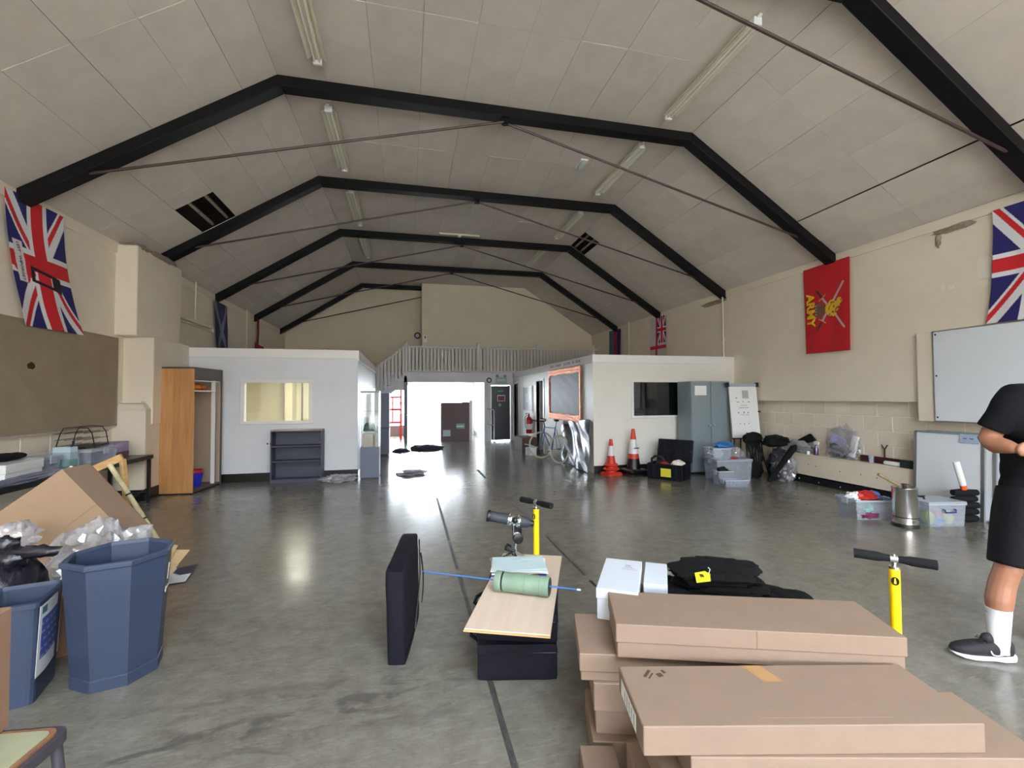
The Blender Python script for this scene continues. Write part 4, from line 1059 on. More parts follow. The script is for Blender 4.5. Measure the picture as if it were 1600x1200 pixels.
def leaf_col(u, v): return (56, 58, 74) if (u > .5 and v > .42 and u + v > 1.15) else (220, 224, 234)
lf = printed('printed_leaflet', lambda u, v: (-2.12 + .30 * u - .04 * v, 4.33 + .06 * u + .34 * v, .012 + .03 * u * v), leaf_col, 30, 30, 'print', None, .004)
tag(lf, 'white leaflet with a dark printed corner on the floor beside the large bin', 'leaflet')

# ------------------------------------------------------------------ stool with a carton at the frame's lower corner
stl = thing('worn_stool', 'worn green-topped stool with chipped orange edge, in the lower corner', 'stool', (-1.335, 1.70, 0), -6)
M['wornwood'] = mat('chipped_orange_plywood', (150, 104, 70), .6, rgb2=(112, 80, 62), vscale=16)
M['wornedge'] = mat('dull_mauve_edge_paint', (66, 62, 72), .5, var=.2, vscale=12)
M['worntop'] = mat('worn_green_laminate', (156, 160, 134), .5, rgb2=(146, 146, 120), vscale=7)
MB().loft([rect(.205, .205, .405, .04), rect(.205, .205, .438, .04)]).build('seat_rim', 'wornedge', stl)
MB().loft([rect(.186, .186, .436, .035), rect(.186, .186, .446, .035)]).build('seat_board', 'wornwood', stl)
MB().loft([rect(.172, .172, .444, .03), rect(.172, .172, .4475, .03)]).build('seat_laminate', 'worntop', stl)
for sx in (-1, 1):
    for sy in (-1, 1): MB().cyl((sx * .175, sy * .175, .41), (sx * .20, sy * .20, 0), .016, seg=10).build('leg', mat('blue_grey_leg_paint', (70, 74, 104), .4) if False else 'wornedge', stl, smooth=40)
    MB().cyl((sx * .188, -.188, .2), (sx * .188, .188, .2), .01, seg=8).build('stretcher', 'wornedge', stl)
bx = thing('tall_carton', 'tall brown carton with parcel tape standing on the worn stool', 'carton', (-1.415, 1.775, .448), 0)
MB().box(-.15, .11, -.10, .13, 0, .40).build('body', 'card_dark', bx, bevel=.004, seg=1)
MB().add([(-.15, -.10, .40), (.11, -.10, .40), (.11, .02, .415), (-.15, .02, .42), (-.15, -.10, .404), (.11, -.10, .404), (.11, .02, .419), (-.15, .02, .424)], [(0, 1, 2, 3), (7, 6, 5, 4), (0, 4, 5, 1), (1, 5, 6, 2), (2, 6, 7, 3), (3, 7, 4, 0)]).build('top_flap', 'card', bx)
MB().box(.06, .1115, -.102, .02, .26, .40).build('tape', 'tape', bx)
# ================================================================== along the right office and wall
# fire extinguisher, cartons by the doorway
fe = thing('fire_extinguisher', 'red fire extinguisher hung on the office side wall by the doorway', 'extinguisher', (3.55, 13.25, .45))
MB().lathe([(.0, .0), (.085, .0), (.09, .02), (.09, .40), (.075, .46), (.03, .50), (.03, .54)], 20).build('cylinder_body', 'red', fe, smooth=40)
MB().cyl((0, 0, .54), (0, 0, .57), .022, seg=10).box(-.11, .03, -.012, .012, .57, .585).box(-.09, .03, -.012, .012, .60, .612).build('valve_lever', 'black', fe)
MB().tube([(-.03, 0, .55), (-.10, .02, .50), (-.12, .03, .38), (-.10, .02, .15)], .010).build('hose', 'black', fe, smooth=50)
MB().lathe([(.0912, .12), (.0912, .28)], 20).build('label_band', 'paper', fe); MB().box(.085, .10, -.03, .03, .3, .36).build('bracket', 'black', fe)
c1 = thing('brown_carton', 'low dark brown carton on the floor below the extinguisher', 'carton', (3.36, 12.95, 0), 4)
MB().box(-.24, .21, -.42, .42, 0, .38).build('body', mat('dark_brown_carton_card', (104, 82, 74), .7), c1, bevel=.006, seg=1); MB().box(-.24, .21, -.03, .03, .38, .382).build('tape', 'tape', c1); MB().box(-.05, .01, -.43, -.42, .30, .36).build('label', 'tape', c1)
c2 = thing('white_carton', 'small white open carton on the floor before the bicycle', 'carton', (3.20, 11.75, 0), 20)
MB().box(-.10, .10, -.12, .12, 0, .20).build('body', 'paper', c2, bevel=.004, seg=1)
MB().box(-.22, .08, -.13, .10, .22, .24, Matrix.Rotation(R(18), 4, 'Y')).build('lid', 'paper', c2)

# bicycle
bike = thing('bicycle', 'blue bicycle with white tyres leaning by the foil sheet', 'bicycle', (3.33, 10.55, 0), 0)
M['bikeblue'] = mat('pale_blue_bike_paint', (60, 104, 156), .3); M['whitetyre'] = mat('off_white_tyre', (206, 198, 184), .7)
fw = Vector((-.05, .52, .335)); rw = Vector((.08, -.50, .335))
def wheel(c, ang, lean):
    """ang: heading of the wheel plane in degrees from +x"""
    d = Vector((math.cos(R(ang)), math.sin(R(ang)), 0)); up_ = Vector((lean, 0, 1)).normalized()
    ring_ = lambda r: [c + d * (r * math.cos(2 * math.pi * k / 36)) + up_ * (r * math.sin(2 * math.pi * k / 36)) for k in range(36)]
    ty = MB().tube(ring_(.320), .017, 8, closed=True).build('tyre', 'whitetyre', bike, smooth=60)
    MB().tube(ring_(.30), .008, 6, closed=True).build('rim', 'alu', ty, smooth=60)
    ax = d.cross(up_)
    MB().cyl(c - ax * .04, c + ax * .04, .018, seg=10).build('hub', 'chrome', ty)
    b = MB()
    for k in range(20):
        p = ring_(.30)[int(k * 1.8)]; b.cyl(c + ax * (.02 if k % 2 else -.02), p, .0012, seg=3)
    sp = b.build('spokes', 'alu', ty); sp['kind'] = 'stuff'
wheel(fw, 142, .06); wheel(rw, 112, .06)
hd = Vector((.005, .40, .78)); bbk = Vector((.035, -.07, .28)); stt = Vector((.08, -.24, .80)); hd2 = hd + Vector((-.012, .035, -.12))
def tb_(name, *pts, r=.014, m='bikeblue'): return MB().tube(pts, r, 10).build(name, m, bike, smooth=50)
tb_('top_tube', hd, stt); tb_('down_tube', hd2, bbk, r=.016); tb_('seat_tube', stt + Vector((0, -.02, .05)), bbk); tb_('head_tube', hd + Vector((0, -.01, .04)), hd2 + Vector((0, .01, -.03)), r=.018)
for s in (-1, 1):
    tb_('fork_blade', hd2 + Vector((s * .03, .01, -.03)), fw + Vector((s * .045, 0, 0)), r=.010)
    tb_('chain_stay', bbk + Vector((s * .03, 0, 0)), rw + Vector((s * .05, 0, 0)), r=.008); tb_('seat_stay', stt + Vector((s * .02, 0, -.03)), rw + Vector((s * .05, 0, 0)), r=.008)
tb_('stem', hd + Vector((0, 0, .04)), hd + Vector((-.01, .03, .13)), hd + Vector((-.03, .10, .15)), r=.012, m='black')
for s in (-1, 1):
    q = hd + Vector((-.03, .10, .15)); tb_('handlebar', q, q + Vector((s * .12, s * .10, .0)), q + Vector((s * .2 - .04, s * .16 + .03, .03)), q + Vector((s * .2 - .16, s * .16 + .12, .06)), r=.014, m='black')
tb_('seat_post', stt + Vector((0, -.02, .05)), stt + Vector((.01, -.05, .16)), r=.012, m='alu')
MB().ball((stt.x + .01, stt.y - .04, stt.z + .185), (.06, .14, .03), 14, 9).build('saddle', 'black', bike, smooth=60)
ck = MB().cyl(bbk + Vector((-.06, 0, 0)), bbk + Vector((-.05, 0, 0)), .085, seg=22).build('chainring', 'chrome', bike)
MB().bar(bbk + Vector((-.075, 0, 0)), bbk + Vector((-.075, .12, -.10)), .012, .02).box(bbk.x - .16, bbk.x - .08, bbk.y + .08, bbk.y + .15, bbk.z - .12, bbk.z - .10).build('crank', 'chrome', ck)

# traffic cones
def cone(label, loc, h, sq, bands, m_base):
    t = thing('traffic_cone', label, 'traffic cone', loc, 12, 'traffic cones by the right office')
    MB().loft([rect(sq, sq, .0, .03), rect(sq, sq, .035, .03), rect(sq * .8, sq * .8, .055, .03)]).build('base', m_base, t)
    r0, r1 = sq * .66, .03
    for (a, b_, m_) in bands:
        ra, rb = r0 + (r1 - r0) * a, r0 + (r1 - r0) * b_
        z0_, z1_ = .05 + (h - .05) * a, .05 + (h - .05) * b_
        MB().lathe([(ra, z0_), (rb, z1_)] if b_ < 1 else [(ra, z0_), (rb, z1_), (rb * .6, z1_ + .004)], 24).build('band', m_, t, smooth=40)
    return t
M['conered'] = mat('orange_red_cone_plastic', (206, 52, 34), .45); M['reflect'] = mat('white_reflective_sleeve', (224, 226, 230), .35)
t = cone('smaller orange-red traffic cone with one white sleeve', (3.93, 8.40, 0), .70, .16, ((0, .50, 'conered'), (.50, .80, 'reflect'), (.80, 1, 'conered')), 'conered')
MB().lathe([(.125, .17), (.15, .19), (.125, .22)], 20).lathe([(.135, .09), (.165, .11), (.135, .14)], 20).build('stacked_skirt', 'conered', t, smooth=30)
t = cone('taller traffic cone with black base and grey-white sleeve', (4.36, 8.30, 0), .90, .225, ((0, .32, 'black'), (.32, .43, 'conered'), (.43, .76, 'reflect'), (.76, 1, 'conered')), 'black')
MB().loft([rect(.205, .205, .06, .03), rect(.205, .205, .10, .03), rect(.17, .17, .12, .03)]).build('stacked_base', 'black', t)
MB().box(-.05, .06, -.125, -.10, .52, .535, Matrix.Translation((0, .02, 0))).build('scuff', 'black', t)

# grey steel cupboard
cu = thing('steel_cupboard', 'tall grey steel two-door cupboard with a paper notice', 'cupboard', (5.91, 8.24, 0))
MB().box(-.44, .44, -.22, .24, .04, 1.84).build('body', 'greymetal', cu, bevel=.004, seg=1); MB().box(-.43, .43, -.20, .23, 0, .04).build('plinth', 'black', cu)
for s in (-1, 1):
    d_ = MB().box(min(s * .006, s * .435), max(s * .006, s * .435), -.238, -.221, .06, 1.83).build('door', 'greymetal', cu, bevel=.003, seg=1)
    MB().lathe([(.012, 0), (.012, .02), (.026, .03), (.024, .042), (0, .046)], 14, Matrix.Translation((s * .05, -.238, .96)) @ Matrix.Rotation(R(90), 4, 'X')).build('knob', 'alu', d_, smooth=40)
    if s < 0: MB().box(-.36, -.10, -.2405, -.238, 1.56, 1.75).build('paper_notice', 'paper', d_)
# flip chart
fc = thing('flip_chart', 'white flip chart easel with handwritten marks beside the cupboard', 'flip chart', (6.54, 7.72, 0), -3)
lean = Matrix.Rotation(R(-6), 4, 'X')
MB().box(-.30, .31, -.012, .012, .72, 1.76, lean).build('board', 'paper', fc); MB().box(-.32, .33, -.03, .015, 1.74, 1.80, lean).build('top_clamp', 'exitgrey', fc, bevel=.008, seg=1)
for s in (-1, 1): MB().box(s * .325 - .03, s * .325 + .03, -.04, .03, 1.73, 1.82, lean).build('clamp_end', 'black', fc, bevel=.01, seg=1)
MB().box(-.31, .32, -.06, .015, .695, .72, lean).build('pen_tray', 'black', fc); MB().box(.30, .36, -.02, .02, 1.22, 1.25, lean).build('side_knob', 'black', fc)
M['marker'] = mat('faded_marker_ink', (110, 112, 140), .7); M['markgrey'] = mat('grey_print', (168, 170, 180), .7)
MB().box(-.02, .12, -.0135, -.012, 1.50, 1.66, lean).build('printed_block', 'markgrey', fc)
for i, (x, z, w, h_) in enumerate(((-.17, 1.50, .03, .02), (-.16, 1.42, .06, .012), (-.02, 1.42, .015, .03), (.10, 1.42, .03, .02), (-.12, 1.31, .22, .008), (-.14, 1.20, .02, .03), (-.02, 1.20, .02, .04), (.07, 1.20, .02, .03), (-.10, 1.17, .2, .006), (-.13, .99, .03, .012), (-.03, .98, .02, .02), (.07, .99, .02, .02), (-.08, 1.36, .16, .006))):
    MB().box(x, x + w, -.0135, -.012, z, z + h_, lean).build('pen_mark', 'marker', fc)
MB().cyl((-.25, .10, .72), (-.38, -.12, 0), .013, seg=8).build('leg', 'black', fc); MB().cyl((.25, .10, .72), (.34, -.12, 0), .013, seg=8).build('leg', 'black', fc); MB().cyl((0, .19, 1.5), (0, .28, .0), .013, seg=8).build('leg', 'black', fc)

o = MB().box(-.16, .16, -.01, .01, 0, .95, Matrix.Rotation(R(-7), 4, 'X') @ Matrix.Rotation(R(8), 4, 'Y')).build('pale_backboard', 'cream', None, bevel=.003, seg=1); o.location = (6.52, 8.02, .03); tag(o, 'pale board leaning behind the flip chart beside the steel cupboard', 'board')
# open black equipment case
ca = thing('equipment_case', 'open black equipment case with a yellow label, before the office', 'case', (4.80, 7.755, 0), -54)
M['casegrey'] = mat('charcoal_case_plastic', (20, 22, 30), .5, spec=.2)
cb_ = MB().box(-.33, .33, -.22, .22, 0, .02).box(-.33, .33, -.22, -.20, .02, .29).box(-.33, .33, .20, .22, .02, .29).box(-.33, -.31, -.20, .20, .02, .29).box(.31, .33, -.20, .20, .02, .29)
cb_.build('case_body', 'casegrey', ca, bevel=.008, seg=1)
for x in (-.2, .2): MB().box(x - .035, x + .035, -.235, -.22, .02, .28).build('rib', 'casegrey', ca, bevel=.006, seg=1)
MB().box(.335, .35, -.10, .10, .03, .27).build('rib', 'casegrey', ca, bevel=.006, seg=1)
MB().box(-.06, .13, -.238, -.225, .06, .21).build('yellow_label', mat('yellow_label', (214, 206, 60), .5), ca)
lm = Matrix.Translation((0, .23, .29)) @ Matrix.Rotation(R(-14), 4, 'X')
ldd = MB().box(-.34, .34, 0, .06, 0, .43, lm).build('lid', 'casegrey', ca, bevel=.012)
for x in (-.24, 0, .24): MB().box(x - .05, x + .05, -.012, .0, .02, .41, lm).build('lid_rib', 'casegrey', ldd, bevel=.006, seg=1)
MB().box(-.34, .34, -.012, 0, .20, .215, lm).build('lid_groove', 'black', ldd)
MB().tube([(-.28, -.12, .27), (-.28, -.12, .36), (-.22, -.10, .41), (-.12, -.08, .40), (-.06, -.06, .33)], .022).build('carry_handle', 'black', ca, smooth=60)
for i, (x, y, r, c, lab) in enumerate(((-.05, -.08, .10, (150, 26, 36), 'dark red strap bundle inside the open equipment case'), (-.18, .06, .11, (40, 30, 32), 'black cable bundle inside the open equipment case'), (.17, .02, .13, (226, 222, 216), 'white rolled cloth on top of the open equipment case'))):
    w_ = Matrix.Translation((4.80, 7.755, 0)) @ Matrix.Rotation(R(-54), 4, 'Z') @ Vector((x, y, .18 if i < 2 else .22))
    lump('case_contents', lab, w_, (r, r * .8, .07), mat('case_content_%d' % i, c, .7), 'bundle', i + 40, .3)

# storage boxes in front of the flip chart
tub('storage_tub', 'large clear storage box below the flip chart', (5.78, 7.38, 0), .68, .44, .38, -6)
tub('storage_tub', 'clear box with blue and white contents on the large storage box', (5.56, 7.36, .40), .36, .30, .20, -6, lid=False)
lump('blue_gloves', 'crumpled blue gloves spilling over the upper clear box', (5.72, 7.40, .58), (.17, .08, .06), mat('blue_glove_nitrile', (40, 110, 176), .5), 'gloves', 51, .5)
lump('white_wipes', 'crumpled white wipes inside the upper clear box', (5.52, 7.36, .41), (.13, .11, .08), 'paper', 'wipes', 52, .4)
lump('clear_packet', 'clear crinkled packet on the large storage box', (5.92, 7.34, .40), (.12, .11, .10), 'wrap', 'plastic packet', 53, .4)
lump('red_packet', 'small red packet on the front of the large storage box', (5.78, 7.22, .40), (.09, .05, .018), 'red', 'packet', 54, .3)
tub('storage_tub', 'small lidless clear tub holding black parts', (5.40, 7.02, 0), .26, .20, .24, -8, lid=False)
lump('black_parts', 'black knobbly parts heaped in the small clear tub', (5.40, 7.02, .15), (.10, .07, .07), 'black', 'parts', 55, .5)
tub('storage_tub', 'low clear box of small blue packets, frontmost of the boxes', (5.46, 6.80, 0), .42, .16, .12, -8, lid=False)
for k in range(6):
    lump('blue_packet', ['leftmost', 'second', 'third', 'fourth', 'fifth', 'rightmost'][k] + ' small pale blue packet in the frontmost low clear box', (5.30 + .062 * k, 6.82 - .008 * k, .006), (.032, .05, .045), mat('blue_packet_%d' % k, (120 + 10 * (k % 3), 140, 190), .4), 'packet', 60 + k, .25)['group'] = 'blue packets in the low box'

# black stands, bags and the dark sack in the corner
M['webbing'] = mat('black_webbing', (15, 15, 17), .8, spec=.25, bump=.3, bscale=60)
sd = thing('webbing_stand', 'black folded webbing stand hung with straps beside the flip chart', 'stand', (6.33, 7.36, 0), 0)
for x, z in ((-.12, .80), (.0, .84), (.13, .78)): MB().tube([(x, 0, 0), (x + .01, .03, z * .5), (x - .01, .05, z)], .014).build('frame_tube', 'black', sd)
for k in range(9):
    x = -.15 + .037 * k; h_ = .30 + .22 * abs(math.sin(k * 2.1))
    MB().grid(lambda u, v: (x + .03 * u + .01 * math.sin(v * 7 + k), -.02 + .02 * math.sin(v * 5 + k), .80 - h_ * v), 3, 10).build('strap', 'webbing', sd, fix=False).modifiers.new('thickness', 'SOLIDIFY').thickness = .006
MB().ball((0, .02, .74), (.19, .10, .10), 24, 12, seed=4, amp=.35).build('webbing_bundle', 'webbing', sd, smooth=40)
MB().ball((.02, .04, .16), (.19, .12, .17), 24, 12, seed=14, amp=.3, floor=0).build('webbing_bundle', 'webbing', sd, smooth=40)
pr = thing('long_black_bag', 'long slim black bag leaning from the floor onto the dark sack', 'bag', (6.26, 6.86, 0))
MB().tube([(-.06, .0, .035), (.16, -.03, .30), (.42, -.06, .62)], [.035, .045, .06], 10).build('sleeve', 'webbing', pr, smooth=50)
MB().tube([(.42, -.06, .62), (.46, -.07, .66)], [.052, .03], 10).build('end_cap', 'black', pr, smooth=50)
sk = thing('dark_sack', 'dark polythene sack with glossy clear folds against the bench end', 'sack', (6.66, 7.10, 0))
MB().ball((0, 0, .26), (.18, .20, .30), 36, 20, seed=19, amp=.24, freq=2.8, floor=0).build('inner_sack', mat('grey_black_polythene', (52, 54, 62), .25, bump=.5, bscale=12), sk, smooth=40)
MB().ball((.02, -.05, .24), (.18, .20, .27), 40, 22, seed=23, amp=.40, freq=3.6, floor=0).build('clear_cover', 'wrap', sk, smooth=20)
hb = thing('holdall', 'black holdall slumped on top of the sack by the wall', 'bag', (6.64, 7.16, .60))
MB().ball((0, 0, .10), (.26, .14, .11), 28, 14, seed=33, amp=.3, floor=0).build('body', 'webbing', hb, smooth=40)
MB().tube([(-.1, -.1, .1), (.05, -.16, .15), (.2, -.1, .1)], .015).build('handle', 'webbing', hb, smooth=50)

# ------------------------------------------------------------------ boxed-in bench along the right wall with things on it
bn = struct(MB().box(6.885, 7.05, 2.6, 7.55, .12, .485).build('wall_bench', 'cream', bevel=.003, seg=1))
MB().box(6.885, 7.05, 2.6, 7.55, 0, .14).build('bench_skirting', 'skirt', bn); MB().box(6.875, 7.055, 2.6, 7.56, .485, .505).build('bench_top', 'cream', bn, bevel=.003, seg=1)
for (y, z) in ((6.7, .33), (6.55, .32), (6.1, .30), (5.75, .31), (5.5, .30), (5.05, .28), (6.9, .06), (6.5, .05), (6.1, .05), (7.1, .07)): MB().cyl((6.8845, y, z), (6.8865, y, z), .012, seg=8).build('chip', 'dust' if z > .15 else 'paper', bn)
BT = .506
o = lump('grey_polythene', 'clear grey polythene heaped on the near end of the bench', (6.95, 7.0, BT), (.06, .28, .12), 'clearbag', 'plastic bag', 71, .4)
fl_ = thing('black_flap', 'pointed black fabric flap rising above the polythene on the bench', 'bag', (6.93, 6.86, BT))
MB().add([(.0, .25, .16), (.05, -.10, .36), (.03, -.22, .25), (.0, .2, .10), (.06, .25, .16), (.09, -.10, .36), (.08, -.22, .25), (.06, .2, .10)], [(0, 1, 2, 3), (7, 6, 5, 4), (0, 4, 5, 1), (1, 5, 6, 2), (2, 6, 7, 3), (3, 7, 4, 0)]).build('flap', 'webbing', fl_)
MB().ball((.03, .12, .08), (.06, .16, .08), 18, 10, seed=3, amp=.3, floor=0).build('pouch', 'webbing', fl_, smooth=40)
sp = thing('spray_bottle', 'purple spray bottle with white trigger on the bench', 'bottle', (6.95, 6.60, BT))
MB().lathe([(.0, 0), (.035, 0), (.038, .02), (.036, .10), (.016, .16), (.016, .18)], 16).build('bottle_body', clear_mat('purple_plastic', (96, 30, 110), see=.25, rough=.1, gloss=.1), sp, smooth=50)
MB().box(-.015, .015, -.06, .03, .18, .235).box(-.008, .008, -.045, -.03, .13, .18).build('trigger_head', 'paper', sp, bevel=.006, seg=1)
o = MB().cyl((0, 0, 0), (0, 0, .055), .028, seg=16).build('white_cap', 'paper', None, bevel=.005, smooth=40); o.location = (6.93, 6.74, BT); tag(o, 'round white pot standing beside the spray bottle', 'cap')  # loose white bottle cap
db = thing('document_sack', 'clear sack stuffed with papers and metal parts on the bench', 'sack', (6.96, 6.10, BT))
MB().ball((0, 0, .24), (.068, .29, .27), 34, 20, seed=81, amp=.35, freq=3.2, floor=0).build('clear_film', clear_mat('thin_clear_film', (246, 246, 250), see=.88, rough=.12, gloss=.10), db, smooth=25)
M['lilacpaper'] = mat('lilac_paper', (170, 168, 214), .6)
for i, (y, z, w, h_, a, m_) in enumerate(((.05, .30, .24, .12, 20, 'lilacpaper'), (.02, .20, .26, .05, -8, 'greycard'), (.12, .12, .3, .04, 12, 'alu'), (-.08, .10, .22, .04, -28, 'alu'), (-.2, .22, .09, .34, 14, 'paper'), (.1, .05, .28, .05, 4, 'black'), (-.1, .16, .2, .06, 30, 'markgrey'), (.14, .22, .18, .06, -16, 'black'), (-.16, .06, .20, .03, -38, 'alu'))):
    MB().box(-.04 + .006 * i, .0 + .006 * i, -w / 2, w / 2, -h_ / 2, h_ / 2, Matrix.Translation((-.02, y, z)) @ Matrix.Rotation(R(a), 4, 'X')).build('packed_piece', m_, db)
cp = MB().lathe([(0, 0), (.032, 0), (.038, .11), (.035, .11), (.030, .006), (0, .006)], 16).build('plastic_cup', 'clearbox', None, smooth=40); cp.location = (6.94, 5.62, BT); tag(cp, 'clear plastic cup on the bench beside the dark red tray', 'cup')
M['maroon'] = mat('dark_maroon_plastic', (66, 22, 24), .4)
o = MB().box(7.0, 7.045, 4.85, 5.85, 0, .10).build('maroon_tray', 'maroon', None, bevel=.004, seg=1); o.location = (0, 0, BT); tag(o, 'long dark red tray at the back of the bench', 'tray')
fk = thing('forked_stick', 'forked dark metal prong against the blockwork above the tray', 'hook', (7.02, 5.48, BT + .10))
MB().cyl((0, 0, 0), (0, 0, .12), .011, seg=8).build('stem', 'rod', fk)
for s in (-1, 1): MB().cyl((0, 0, .115), (0, s * .045, .19), .009, seg=8).build('prong', 'rod', fk)
o = MB().cyl((6.945, 5.18, BT + .033), (6.945, 5.42, BT + .033), .032, seg=18).build('white_roll', 'paper', None, bevel=.004, smooth=40); tag(o, 'white paper roll lying on the bench', 'roll')
o = MB().box(6.89, 6.985, 4.92, 5.17, BT, BT + .11).build('green_box', mat('dark_green_box', (32, 52, 46), .6), None, bevel=.004, seg=1); tag(o, 'dark green box on the bench behind the leaning whiteboard', 'box')

# whiteboards leaning against the bench
def lean_board(label, y0_, y1_, h_, x0_, dx, note=False):
    t = thing('leaning_whiteboard', label, 'whiteboard', (x0_, (y0_ + y1_) / 2, 0), rot=(0, R(3.0), 0), group='whiteboards leaning against the bench')
    w = (y1_ - y0_) / 2
    MB().box(0, .012, -w, w, .01, h_).build('panel', 'wbwhite', t)
    for s in (-1, 1): MB().box(-.006, .018, s * w - .018, s * w + .018, 0, h_ + .01).build('frame_side', 'alu', t)
    MB().box(-.006, .018, -w, w, h_ - .012, h_ + .012).build('frame_top', 'greymetal', t); MB().box(-.006, .018, -w, w, 0, .025).build('frame_bottom', 'alu', t)
    if note:
        n = MB().box(-.012, -.006, -w + .03, -w + .24, h_ - .11, h_ + .0).build('label_plate', mat('pale_blue_plastic', (168, 182, 214), .4), t, bevel=.003, seg=1)
        for y in (-w + .09, -w + .16): MB().box(-.014, -.012, y, y + .04, h_ - .06, h_ - .045).build('dark_mark', 'marker', n)
lean_board('front whiteboard leaning against the bench, pale blue plate at its top corner', 4.16, 4.92, 1.05, 6.80, .06, True)
lean_board('whiteboard leaning behind the front one, only its metal edge showing', 4.06, 4.80, 1.06, 6.825, .06)
lean_board('rearmost leaning whiteboard, a second metal edge beside the person', 3.96, 4.70, 1.06, 6.85, .06)

# water urn, tubs, rolled mats
ur = thing('water_urn', 'brushed steel water urn on the floor between clear tubs', 'urn', (5.74, 4.26, 0))
M['brushed'] = mat('brushed_steel', (208, 206, 204), .2, metal=.97, bump=.05, bscale=200, stretch=(1, 1, .05))
MB().lathe([(.0, .035), (.122, .035), (.122, .44), (.126, .445), (.126, .458), (.0, .462)], 32).build('steel_body', 'brushed', ur, smooth=40)
MB().lathe([(.0, 0), (.13, 0), (.13, .03), (.122, .04)], 32).build('base_ring', 'black', ur, smooth=40)
MB().lathe([(.124, .11), (.128, .115), (.124, .12)], 32).build('cable_loop', 'black', ur)
MB().box(-.02, .02, -.012, .012, .462, .485).cyl((0, 0, .485), (0, 0, .495), .035, seg=12).build('lid_knob', 'rod', ur)
MB().tube([(.10, -.07, .36), (.15, -.09, .355), (.165, -.095, .33)], .012).box(.13, .17, -.10, -.08, .355, .37).build('tap', 'black', ur)
MB().box(-.05, .03, -.128, -.121, .06, .085).build('control_plate', 'alu', ur)
st_ = MB().cyl((-.0, 0, 0), (-.22, .06, .13), .017, seg=12).build('wooden_baton', mat('weathered_baton_wood', (150, 130, 98), .7, var=.15), None, smooth=40); st_.location = (5.70, 4.30, .475); tag(st_, 'pale wooden baton resting on the water urn lid', 'baton')
ot = tub('storage_tub', 'open clear tub heaped with coloured packets left of the urn', (5.72, 4.72, 0), .50, .36, .24, -14, lid=False)
lump('red_bag', 'red plastic packet on top of the open clear tub', (5.74, 4.74, .18), (.16, .09, .07), 'red', 'packet', 91, .4)
lump('teal_card', 'teal card showing through the open clear tub', (5.62, 4.66, .07), (.10, .10, .07), mat('pale_teal_card', (130, 176, 168), .6), 'card', 92, .3)
lump('plum_packet', 'plum coloured packet in the bottom of the open clear tub', (5.66, 4.62, .006), (.16, .08, .05), mat('plum_packet', (120, 48, 88), .5), 'packet', 93, .3)
lump('white_packet', 'white crumpled packet on the near corner of the open clear tub', (5.62, 4.78, .18), (.12, .08, .06), 'paper', 'packet', 94, .5)
lump('blue_packet', 'blue and white packet at the back of the open clear tub', (5.88, 4.78, .17), (.10, .08, .07), mat('sky_blue_packet', (60, 120, 200), .4), 'packet', 95, .4)
tb2 = tub('storage_tub', 'lidded clear tub of bright cones with a blue handle, right of the urn', (6.22, 4.28, 0), .46, .32, .27, -10)
MB().tube([(-.06, -.168, .20), (-.06, -.185, .20), (-.05, -.19, .17), (.07, -.19, .17), (.08, -.185, .20), (.08, -.168, .20)], .009).build('handle', mat('navy_handle', (50, 56, 130), .4), tb2)
for i, (x, y, c, nm) in enumerate(((-.14, -.05, (210, 214, 70), 'lime'), (-.12, .06, (120, 190, 90), 'green'), (-.02, -.04, (220, 120, 130), 'pink'), (.10, -.05, (236, 220, 120), 'pale yellow'), (.12, .05, (230, 190, 60), 'yellow'), (-.06, -.08, (70, 140, 210), 'blue'))):
    lump('soft_marker', nm + ' soft marker cone inside the lidded clear tub', (6.22 + x, 4.28 + y - .17 * x, .006), (.065, .06, .08 if i != 5 else .045), mat(nm.replace(' ', '_') + '_plastic', c, .5), 'marker cone', 100 + i, .2)['group'] = 'marker cones in the clear tub'
for k in range(5):
    o = MB().tube([(-.15, 0, 0), (-.05, .0, .004), (.06, 0, -.003), (.15, 0, 0)], [.036, .042, .042, .036], 14).build('rolled_mat', 'foam', None, smooth=50)
    o.location = (6.62 + .012 * ((k * 7) % 3 - 1), 4.22, .045 + .078 * k); o.rotation_euler = (0, 0, R(-12 + 4 * (k % 2)))
    tag(o, ['bottom black roll of the stack beside the leaning whiteboards', 'second black roll from the floor in the stack by the whiteboards', 'middle black roll of the stack by the whiteboards', 'fourth black roll from the floor in the stack by the whiteboards', 'top black roll of the stack, under the white tube'][k], 'roll', 'stack of black rolls')
wt_ = thing('white_tube', 'white tube with orange end standing on the black rolls', 'tube', (6.57, 4.20, .40), 0)
MB().cyl((.01, 0, .0), (-.005, 0, .05), .032, seg=16).build('orange_end', mat('orange_tape', (226, 84, 30), .5), wt_); MB().cyl((-.005, 0, .05), (-.09, .01, .34), .034, seg=18).build('tube_body', 'paper', wt_, bevel=.003, smooth=40)
# ================================================================== foreground, middle of the floor
def lidded_box(name, label, loc, rz, w, d, h, lid_h, cat='carton', group='stacked brown cartons', m='card', tape=False, rot=None, marks=None):
    t = thing(name, label, cat, loc, rz, group)
    if lid_h < h: MB().box(-w / 2 + .006, w / 2 - .006, -d / 2 + .006, d / 2 - .006, 0, h - .01).build('tray', m, t, bevel=.003, seg=1)
    MB().box(-w / 2, w / 2, -d / 2, d / 2, h - lid_h, h).build('lid', m, t, bevel=.003, seg=1)
    if tape: MB().box(-.05, .01, -d / 2 - .001, d / 2, h, h + .0006, Matrix.Translation((tape, 0, 0))).build('tape', 'tape', t)
    return t
